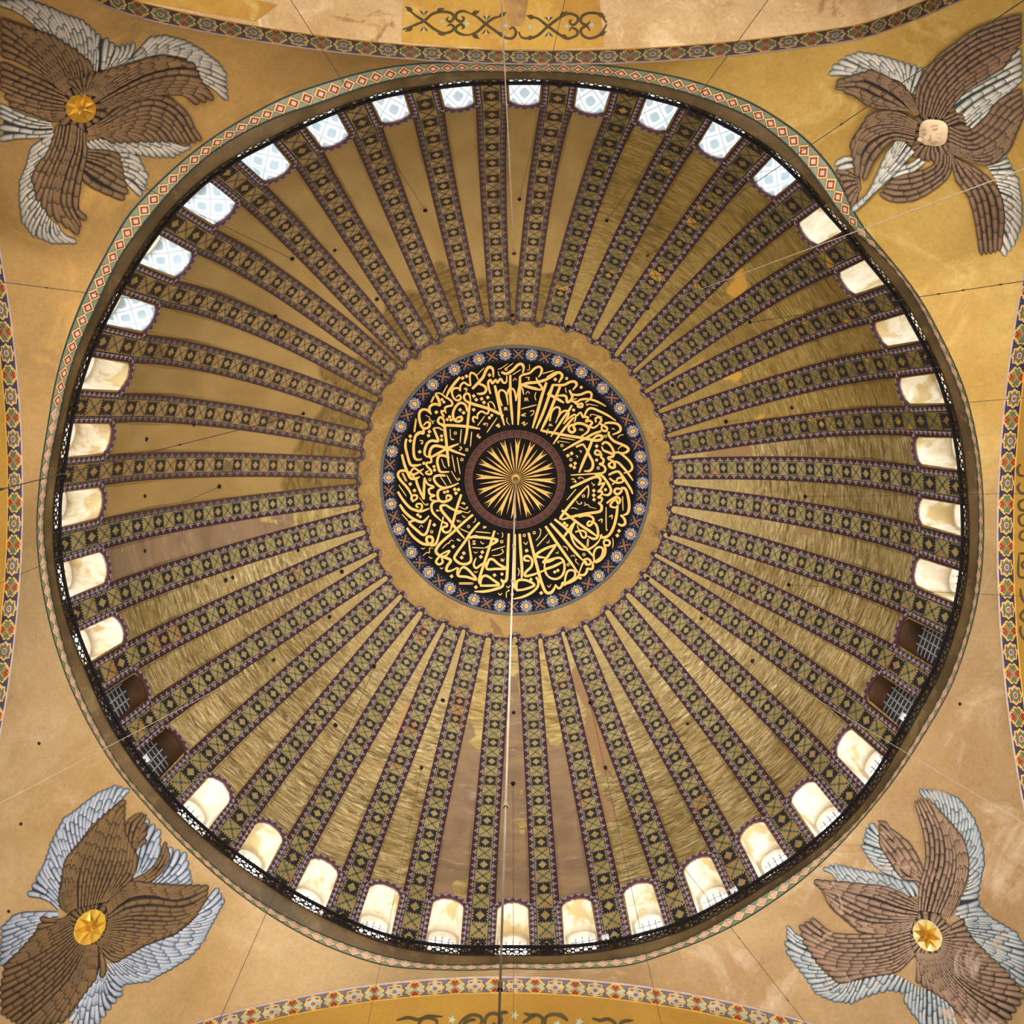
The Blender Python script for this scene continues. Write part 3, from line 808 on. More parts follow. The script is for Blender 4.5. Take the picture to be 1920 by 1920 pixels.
for i_, px_ in enumerate(((39, 1545), (16, 1709), (73, 1394), (1800, 1320), (1893, 1900))):
    c_ = hit_pend([px_], .004)[0]; a_ = np.linspace(0, 2 * PI, 10, endpoint=False)
    X_ = hit_pend(np.stack([px_[0] + 3.2 * np.cos(a_), px_[1] + 3.2 * np.sin(a_)], -1), .006)
    mk('wall_hole', np.vstack([X_, [c_]]), [(j, (j + 1) % 10, 10) for j in range(10)], MT['hole'], bpy.data.objects['wall_back_left' if px_[0] < 960 else 'wall_back_right'])
# ------------------------------------------------------------------ great arches: moulding with hearts and diamonds, vaults beyond
OUT = 6.5
def arch_vault_mat(side):
    if side == 'front':
        return plaster('vault_plaster_front', [srgb(184, 152, 108), srgb(164, 128, 84), srgb(206, 178, 138), srgb(140, 104, 64)], .35, .85, 4.0, .14)
    return plaster('vault_ochre_' + side, [srgb(148, 110, 38), srgb(136, 98, 30)], .3, .75, 3.0 if side == 'back' else 8.0, .08)
mfun = lambda nm, c: flat(nm, c, .65)
MOT = {}
for side, dull in (('front', .60), ('back', .82), ('left', .8), ('right', .86)):
    MOT[side] = [mfun('motif_navy_' + side, {'front': srgb(44, 28, 24), 'back': srgb(84, 80, 82)}.get(side, srgb(38, 34, 52))), mfun('motif_yellow_' + side, srgb(*(int(c * dull) for c in (222, 170, 72)))),
                 mfun('motif_green_' + side, srgb(*(int(c * dull) for c in (84, 104, 74))) if side != 'back' else srgb(140, 144, 122)), mfun('motif_red_' + side, srgb(*(int(c * dull) for c in (140, 58, 36)))), mfun('motif_rose_' + side, srgb(*(int(c * dull) for c in (188, 160, 150))))]
def heart(cx, cy, ang, sc):
    P_ = []
    for t in np.linspace(0, 2 * PI, 14, endpoint=False):
        x = 16 * math.sin(t) ** 3; y = 13 * math.cos(t) - 5 * math.cos(2 * t) - 2 * math.cos(3 * t) - math.cos(4 * t)
        x, y = x / 17 * sc, (y + 17) / 30 * 2 * sc * .95            # tip at the origin
        P_.append((cx + x * math.cos(ang) - y * math.sin(ang), cy + x * math.sin(ang) + y * math.cos(ang)))
    return P_
def disc(cx, cy, r, n=8, r2=None, rot=0):
    return [(cx + (r if (r2 is None or i % 2 == 0) else r2) * math.cos(2 * PI * i / n + rot), cy + (r if (r2 is None or i % 2 == 0) else r2) * math.sin(2 * PI * i / n + rot)) for i in range(n)]
# each layer: (material index, height, polygon) in a unit cell -.5...5
T_DIA = [(4, 1, disc(0, 0, .49, 16, .40)), (1, 2, disc(0, 0, .46, 16, .37)), (3, 2.5, disc(0, 0, .40, 8, .30, PI / 4)), (1, 3, disc(0, 0, .46, 4)), (2, 4, disc(0, 0, .37, 4)), (4, 5, disc(0, 0, .17)), (3, 6, disc(0, 0, .10)), (1, 7, disc(0, 0, .035, 5))]
T_HRT = []
for q in range(4):
    a = q * PI / 2
    T_HRT.append((1, 1 + .2 * q, heart(0, 0, a, .27))); T_HRT.append((2 if q % 2 else 3, 3 + .2 * q, heart(-.05 * math.sin(a), .05 * math.cos(a), a, .20)))
    T_HRT.append((1, 1, disc(.40 * math.cos(a + PI / 4), .40 * math.sin(a + PI / 4), .11, 8, .05)))
arch_objs = {}
for idx, side in enumerate(('front', 'back', 'left', 'right')):
    ax, c, lc, zc, r, sgn, wd = ARCH[side]
    other = ('left', 'right') if ax == 1 else ('front', 'back')
    l0, l1 = ARCH[other[0]][1], ARCH[other[1]][1]
    lat = np.linspace(l0, l1, 120)
    def mould(la, t, off=0.0):                       # rounded edge moulding, t 0..1 from the pendentive outwards
        la = np.asarray(la, float); t = np.asarray(t, float)
        return soffit_point(side, la, wd * t, .035 * np.sin(PI * t) + off)
    v = np.stack([mould(lat, np.full(120, t)) for t in np.linspace(0, 1, 9)], 1)
    base = struct(mk('trim_%d' % (43 + idx), v, grid_faces(120, 9), MOT[side][0], None, None, True))
    # painted lines along both edges
    for t0, t1, mi in ((-.04, .06, 4), (.94, 1.02, 1)):
        v = np.stack([mould(lat, np.full(120, t0), .012), mould(lat, np.full(120, t1), .012)], 1)
        mk('edge_line', v, grid_faces(120, 2), MOT[side][mi], base)
    zz = arch_z(side, lat); al = np.concatenate([[0], np.cumsum(np.hypot(np.diff(lat), np.diff(zz)))])
    mid = np.interp(lc, lat, al); TL = .655
    n0 = int(-mid / TL) + 1; n1 = int((al[-1] - mid) / TL)
    for q in range(n0, n1):
        a0 = mid + (q + .5) * TL
        la0 = float(np.interp(a0, al, lat))
        pxq = proj(mould(np.array([la0]), np.array([.5])))[0]
        if not (-120 < pxq[0] < 2040 and -120 < pxq[1] < 2040): continue
        layers = T_DIA if q % 2 == 0 else T_HRT
        vv = []; F = []; mi = []
        for (m, h, poly) in layers:
            b = len(vv)
            P_ = np.array(poly); la = np.interp(a0 + P_[:, 0] * TL, al, lat)
            X = mould(la,   .5 + P_[:, 1] * .98, .007 * h + .008)
            ce = mould(np.array([np.interp(a0 + P_[:, 0].mean() * TL, al, lat)]), np.array([.5 + P_[:, 1].mean() * .98]), .007 * h + .008)
            vv.extend(X); vv.extend(ce); n_ = len(P_)
            F.extend([(b + j, b + (j + 1) % n_, b + n_) for j in range(n_)]); mi.extend([m] * n_)
        mk('diamond_motif' if q % 2 == 0 else 'heart_motif', np.array(vv), F, MOT[side], base, None, False, mi)
    # vault of the arch going outwards, its piers and end wall
    outs = np.concatenate([np.linspace(wd, wd + 2.5, 12), [OUT]])
    v = np.stack([soffit_point(side, lat, np.full(120, o_)) for o_ in outs], 1)
    arch_objs[side] = struct(mk('wall_' + side, v, grid_faces(120, len(outs)), arch_vault_mat(side), None, None, True))
    pier = np.concatenate([soffit_point(side, np.array([l]), np.array([o_])) for l in (l0, l1) for o_ in (0, OUT)])
    low = pier.copy(); low[:, 2] = 0
    mk('pier', np.vstack([pier, low]), [(0, 1, 5, 4), (2, 3, 7, 6)], MT['stone'], arch_objs[side])
    en = soffit_point(side, lat, np.full(120, OUT)); bo = en.copy(); bo[:, 2] = 0
    mk('end_wall', np.stack([en, bo], 1), grid_faces(120, 2), MT['stone'], arch_objs[side])
fx = 24
struct(mk('floor', np.array([(-fx, -fx, 0), (fx, -fx, 0), (fx, fx, 0), (-fx, fx, 0)]), [(0, 1, 2, 3)], plaster('floor_marble', [srgb(170, 165, 155), srgb(140, 136, 130)], .2, .4)))

# ------------------------------------------------------------------ painted ornament on the vaults
MT['scroll'] = flat('scroll_dark_olive', srgb(66, 52, 24), .8)
MT['palmette'] = flat('palmette_grey_green', srgb(150, 150, 120), .8)
def ribbon(name, pts, w, hit, mat, parent, taper=(.45, .7), n=5):
    C = catmull(pts, n=n); m = len(C)
    d = np.gradient(C, axis=0); d /= np.maximum(np.linalg.norm(d, axis=1), 1e-6)[:, None]
    nr = np.stack([-d[:, 1], d[:, 0]], 1)
    t = np.linspace(0, 1, m)
    ww = .5 * w * np.minimum(1, np.minimum(taper[0] + (1 - taper[0]) * t / .22, taper[1] + (1 - taper[1]) * (1 - t) / .22))
    L, R_ = C + nr * ww[:, None], C - nr * ww[:, None]
    X = np.stack([hit(L), hit(R_)], 1)
    return mk(name, X, grid_faces(m, 2), mat, parent)
def blob(name, pts, hit, mat, parent):
    X = hit(np.array(pts, float)); c = X.mean(axis=0)
    n_ = len(pts)
    return mk(name, np.vstack([X, [c]]), [(i, (i + 1) % n_, n_) for i in range(n_)], mat, parent)
def cv(txt, ox, oy, sc):
    out = []
    for part in txt.strip().split(';'):
        v = [float(x) for x in part.replace(',', ' ').split()]
        if v: out.append([(ox + v[i] / sc, oy + v[i + 1] / sc) for i in range(0, len(v) - 1, 2)])
    return out
hs_f = lambda p: hit_soffit('front', p, .02)
hs_f2 = lambda p: hit_soffit('front', p, .035)
yellow = plaster('painted_yellow_panel', [srgb(172, 132, 54), srgb(154, 110, 42), srgb(182, 148, 80)], .5, .75, 2.0, .1)
pp = cv('130 290 200 100 180 40 150 -60 400 -60 880 -60 930 20 900 130 990 210 1050 150 1090 60 1100 -40 1400 -40 1600 -30 1610 60 1690 170 1650 300 1680 360 1300 375 900 372 500 345 130 318', 720, 0, 4)[0]
pc = np.array(pp)
def dense(poly, m=8):
    out = []
    for i in range(len(poly)):
        a, b = np.array(poly[i]), np.array(poly[(i + 1) % len(poly)])
        for t in np.linspace(0, 1, m, endpoint=False): out.append(a + (b - a) * t)
    return np.array(out)
def patch_grid(name, top, bot, hit, mat, parent, nu=30, nv=6):
    A = np.array(top, float); B = np.array(bot, float)
    def rs(P_):
        L = np.concatenate([[0], np.cumsum(np.linalg.norm(np.diff(P_, axis=0), axis=1))]); t = np.linspace(0, L[-1], nu)
        return np.stack([np.interp(t, L, P_[:, 0]), np.interp(t, L, P_[:, 1])], 1)
    A, B = rs(A), rs(B)
    X = np.concatenate([hit(A * (1 - f) + B * f) for f in np.linspace(0, 1, nv)]).reshape(nv, nu, 3).transpose(1, 0, 2)
    return mk(name, X, grid_faces(nu, nv), mat, parent)
wf = arch_objs['front']
panel_y = patch_grid('yellow_panel', cv('150 -60 170 60 200 120', 720, 0, 4)[0][:1] + cv('160 -60 900 -60 1100 -50 1610 -50', 720, 0, 4)[0], cv('130 318 500 345 900 370 1300 372 1650 352', 720, 0, 4)[0], hs_f, yellow, wf)
patch_grid('yellow_panel', cv('880 -200 1700 -60 2080 40', 0, 0, 4)[0], cv('900 -20 1500 90 1920 160', 0, 0, 4)[0], hs_f, yellow, wf)
patch_grid('plaster_loss', cv('880 -50 1090 -50', 720, 0, 4)[0], cv('950 205 1050 190', 720, 0, 4)[0], lambda p: hit_soffit('front', p, .03), plaster('plaster_loss_brown', [srgb(160, 122, 72), srgb(130, 96, 56)], 1.2), wf)
SCR = """140 225 220 195 300 160 360 110 430 90 500 100 525 130 500 165 470 150 485 130;180 70 240 120 300 160 370 215 440 250 500 240 525 210 500 185 475 200;
640 265 590 262 545 240 540 210 575 185 600 205 582 220;640 100 590 85 545 105 543 145 580 165 600 140 582 125;640 100 700 130 760 180 830 230 900 280 960 290 990 250 970 210 940 225;
640 265 700 240 760 185 820 140 880 125;1010 240 1030 280 1080 290 1150 270 1230 200 1310 140 1380 105 1440 120 1455 155 1420 190 1390 165 1410 150;1085 130 1150 140 1230 200 1300 250 1370 290 1440 270 1450 235 1410 210 1390 235;
1670 175 1620 112 1540 100 1485 125 1478 170 1520 188 1545 160;1670 185 1620 262 1540 290 1485 262 1478 220 1520 200 1545 235"""
for c in cv(SCR.replace('\n', ''), 720, 0, 4): ribbon('scroll', c, 5.0, hs_f2, MT['scroll'], panel_y, (.5, .4))
for (x, y, f) in ((300, 95, 1), (300, 225, -1), (770, 130, 1), (765, 245, -1), (1235, 140, 1), (1235, 265, -1)):
    for dx in (-32, 0, 32):
        blob('palmette', cv('%f %f %f %f %f %f %f %f' % (x, y + 26 * f, x + dx * .5 - 10, y - 4 * f, x + dx, y - 26 * f + abs(dx) * .4 * f, x + dx * .5 + 10, y - 2 * f), 720, 0, 4)[0], hs_f2, MT['palmette' if dx == 0 else 'scroll'], panel_y)
for (x, y) in ((435, 165), (620, 180), (915, 195), (1095, 205), (1370, 200), (1560, 190)):
    blob('palmette', [(720 + (x + 30 * math.cos(a) * (1 if i % 2 == 0 else .35)) / 4, (y + 30 * math.sin(a) * (1 if i % 2 == 0 else .35)) / 4) for i, a in enumerate(np.linspace(0, 2 * PI, 8, endpoint=False))], hs_f2, MT['palmette'], panel_y)
# acanthus leaves where the scrolls branch
for (x, y, ang) in ((215, 205, 2.6), (215, 85, -2.6), (395, 90, -.4), (400, 240, .5), (660, 262, .5), (660, 110, -.4), (850, 245, .6), (865, 130, -.6), (1130, 135, 3.4), (1120, 275, 2.8), (1320, 125, -.6), (1330, 265, .6), (1600, 105, .4), (1610, 270, -.5)):
    P_ = []
    for j, (r_, a_) in enumerate(((0, 0), (22, .7), (40, .35), (52, .1), (70, 0), (48, -.18), (40, -.5), (20, -.9))):
        P_.append((720 + (x + r_ * math.cos(ang + a_)) / 4, (y + r_ * math.sin(ang + a_)) / 4))
    blob('leaf', P_, hs_f2, MT['scroll'], panel_y)
hs_b = lambda p: hit_soffit('back', p, .02)
SCB = """95 1890 180 1870 260 1885 330 1860 440 1862;250 1960 275 1890 330 1870 390 1890 400 1930;560 1920 600 1880 660 1850 720 1862 735 1900 700 1940;590 1920 640 1890 690 1885;
755 1950 765 1870 810 1838 860 1850 880 1895 850 1930 815 1905;860 1850 900 1830 930 1835;1050 1835 1090 1850 1150 1850 1190 1880 1180 1930;1040 1910 1100 1870 1150 1845;
1205 1950 1215 1870 1265 1845 1320 1855 1380 1895;1380 1895 1330 1850 1290 1850;1560 1875 1620 1890 1680 1880 1730 1910 1740 1950;1750 1950 1790 1900 1870 1890"""
for c in cv(SCB.replace('\n', ''), 720, 1440, 4): ribbon('scroll', c, 6.5, hs_b, MT['scroll'], arch_objs['back'], (.5, .4))
for (x, y) in ((510, 1885), (980, 1850), (1465, 1900), (1300, 1920)):
    blob('palmette', [(720 + (x + 38 * math.cos(a) * (1 if i % 2 == 0 else .4)) / 4, 1440 + (y + 38 * math.sin(a) * (1 if i % 2 == 0 else .4)) / 4) for i, a in enumerate(np.linspace(0, 2 * PI, 10, endpoint=False))], hs_b, MT['palmette'], arch_objs['back'])
hs_r = lambda p: hit_soffit('right', p, .02)
for c in cv("1895 1560 1870 1590 1880 1640 1920 1650;1890 1700 1870 1740 1900 1780 1940 1770;1930 1820 1880 1850 1890 1900 1940 1910", 1440, 480, 4): ribbon('scroll', c, 5, hs_r, MT['scroll'], arch_objs['right'])
for c in cv("1920 10 1880 40 1890 90 1930 110;1930 130 1890 160 1890 200 1940 220;1890 570 1900 640 1930 690;1930 720 1890 780 1930 830;1895 850 1890 900 1920 960;1880 310 1880 480 1960 480;1880 310 1960 310;1960 340 1900 395 1960 450", 1440, 960, 4): ribbon('scroll', c, 4.5, hs_r, MT['scroll'], arch_objs['right'])

# ------------------------------------------------------------------ crown medallion with calligraphy
MC = np.array([967.0, 900.2]); MRX, MRY = 254.0, 252.5
cpt = hit_dome([(967, 897.5)], .05)[0]
med = empty('calligraphy_medallion', cpt)
tag(med, 'round black medallion with gold Arabic calligraphy and sunburst at the crown of the dome', 'medallion')
def mpx(rf, a): return np.stack([MC[0] + MRX * rf * np.cos(a), MC[1] + MRY * rf * np.sin(a)], -1)
def annulus(name, r0, r1, off, mat, parent=med, n=120, nr=4):
    a = np.linspace(0, 2 * PI, n, endpoint=False)
    X = np.stack([hit_dome(mpx(r, a), off) for r in np.linspace(r0, r1, nr)], 1)
    return mk(name, X, grid_faces(n, nr, True), mat, parent, None, True)
MT['medblack'] = plaster('medallion_black_green', [srgb(20, 18, 14), srgb(16, 14, 12), srgb(25, 23, 18)], .4, .6)
MT['mednavy'] = plaster('medallion_navy', [srgb(24, 25, 40), srgb(28, 28, 42), srgb(34, 31, 36)], .4, .6)
MT['leafgold'] = flat('calligraphy_gold', srgb(208, 164, 84), .5, .1, .1)
MT['brownring'] = zigzag('brown_scroll_ring', srgb(84, 46, 34), srgb(56, 34, 28), srgb(92, 52, 38), 3.0)
MT['raygold'] = flat('sunburst_gold', srgb(206, 158, 84), .45, .2)
MT['lilac'] = flat('medallion_star_lilac', srgb(136, 132, 138), .6)
MT['copper'] = flat('medallion_cross_copper', srgb(118, 78, 44), .6)
MT['rimline'] = flat('medallion_rim_line', srgb(78, 78, 80), .6)
for k_ in ('medblack', 'mednavy'): MT[k_].node_tree.nodes['Principled BSDF'].inputs['Specular IOR Level'].default_value = .04
annulus('disc', .004, .90, .05, MT['medblack'], nr=14)
annulus('border_ring', .885, 1.0, .062, MT['mednavy'])
annulus('rim_line', .985, 1.003, .07, MT['rimline'], nr=2)
a = np.linspace(0, 2 * PI, 120, endpoint=False)
IC = np.array([965.8, 898.7])
def ring_px(rr, a): return np.stack([IC[0] + rr * np.cos(a), IC[1] + rr * .98 * np.sin(a)], -1)
X = np.stack([hit_dome(ring_px(r, a), .066) for r in (80, 95)], 1)
br = mk('brown_ring', X, grid_faces(120, 2, True), MT['brownring'], med, np.stack([np.repeat(a * 2.1, 2), np.tile([0., 1.], 120)], -1))
MSTAR = ["......o......",
         "...o.ooo.o...",
         "..o.ooooo.o..",
         ".o.ookkkoo.o.",
         "..ookgggkoo..",
         ".oookgggkooo.",
         "oookggkggkooo",
         ".oookgggkooo.",
         "..ookgggkoo..",
         ".o.ookkkoo.o.",
         "..o.ooooo.o..",
         "...o.ooo.o...",
         "......o......"]
ms = mask_mesh('star_motif', MSTAR, [MT['lilac'], MT['leafgold'], MT['brownring']], {'o': 0, 'g': 1, 'k': 2}, 0.0)
MCROSS = ["cc...w...cc",
          "c.c.....c.c",
          ".ccc...ccc.",
          "..ccc.ccc..",
          "...ccccc...",
          "w...ccc...w",
          "...ccccc...",
          "..ccc.ccc..",
          ".ccc...ccc.",
          "c.c.....c.c",
          "cc...w...cc"]
mc = mask_mesh('cross_motif', MCROSS, [MT['copper'], MT['lilac']], {'c': 0, 'w': 1}, 0.0)
for i in range(60):
    an = math.radians(1.2 + 6.0 * i)
    p = hit_dome([mpx(.941, np.array(an))], .072)[0]
    n = (np.array([0, 0, ZC]) - p); n /= np.linalg.norm(n)
    t = np.array([-math.sin(an), math.cos(an), 0]); t -= n * t.dot(n); t /= np.linalg.norm(t); b_ = np.cross(n, t)
    me = ms if i % 2 == 0 else mc
    o = bpy.data.objects.new('star_motif' if i % 2 == 0 else 'cross_motif', me); col.objects.link(o); adopt(o, med)
    sz = .60 if i % 2 == 0 else .47
    Mx = Matrix.Identity(4)
    rot = 0.0 if i % 2 == 0 else (0.0)
    for q in range(3): Mx[q][0] = t[q] * sz; Mx[q][1] = b_[q] * sz; Mx[q][2] = n[q]; Mx[q][3] = p[q]
    o.matrix_basis = Mx
    # small white dots beside the motif
hm = lambda p: hit_dome(p, .075)
hm2 = lambda p: hit_dome(p, .085)
RC = np.array([966.9, 897.3])
for i in range(32):
    an = math.radians(-90 + 3 + i * 11.25); c_, s_ = math.cos(an), math.sin(an)
    ln = 76 if i % 2 == 0 else 70
    def rp(r, w): return RC + np.array([c_ * r - s_ * w, s_ * r + c_ * w])
    if i % 2 == 0: P_ = [rp(8, 0), rp(46, -2.6), rp(ln, -5.0), rp(ln - 12, -.6), rp(ln + 2, 0.0), rp(ln - 12, .6), rp(ln, 5.0), rp(46, 2.6)]
    else: P_ = [rp(8, 0), rp(38, -2.0), rp(ln, 0), rp(38, 2.0)]
    X = hm(np.array(P_)); ctr = hm(np.array([rp(34, 0)]))
    n_ = len(P_)
    mk('sun_ray', np.vstack([X, ctr - np.array([[0, 0, .02]])]), [(j, (j + 1) % n_, n_) for j in range(n_)], MT['raygold'], med)
# boss at the centre
pr = []; a = np.linspace(0, 2 * PI, 16, endpoint=False)
bc = hm(np.array([RC]))[0]
for r_, h_ in ((.30, 0), (.29, .10), (.22, .14), (.20, .10), (.12, .12), (.07, .22), (.02, .26)):
    pr.append(np.stack([bc[0] + r_ * np.cos(a), bc[1] + r_ * np.sin(a), np.full(16, bc[2] - h_)], -1))
mk('boss', np.stack(pr, 1), grid_faces(16, len(pr), True, True), flat('boss_bronze', srgb(150, 118, 62), .4, .5), med)

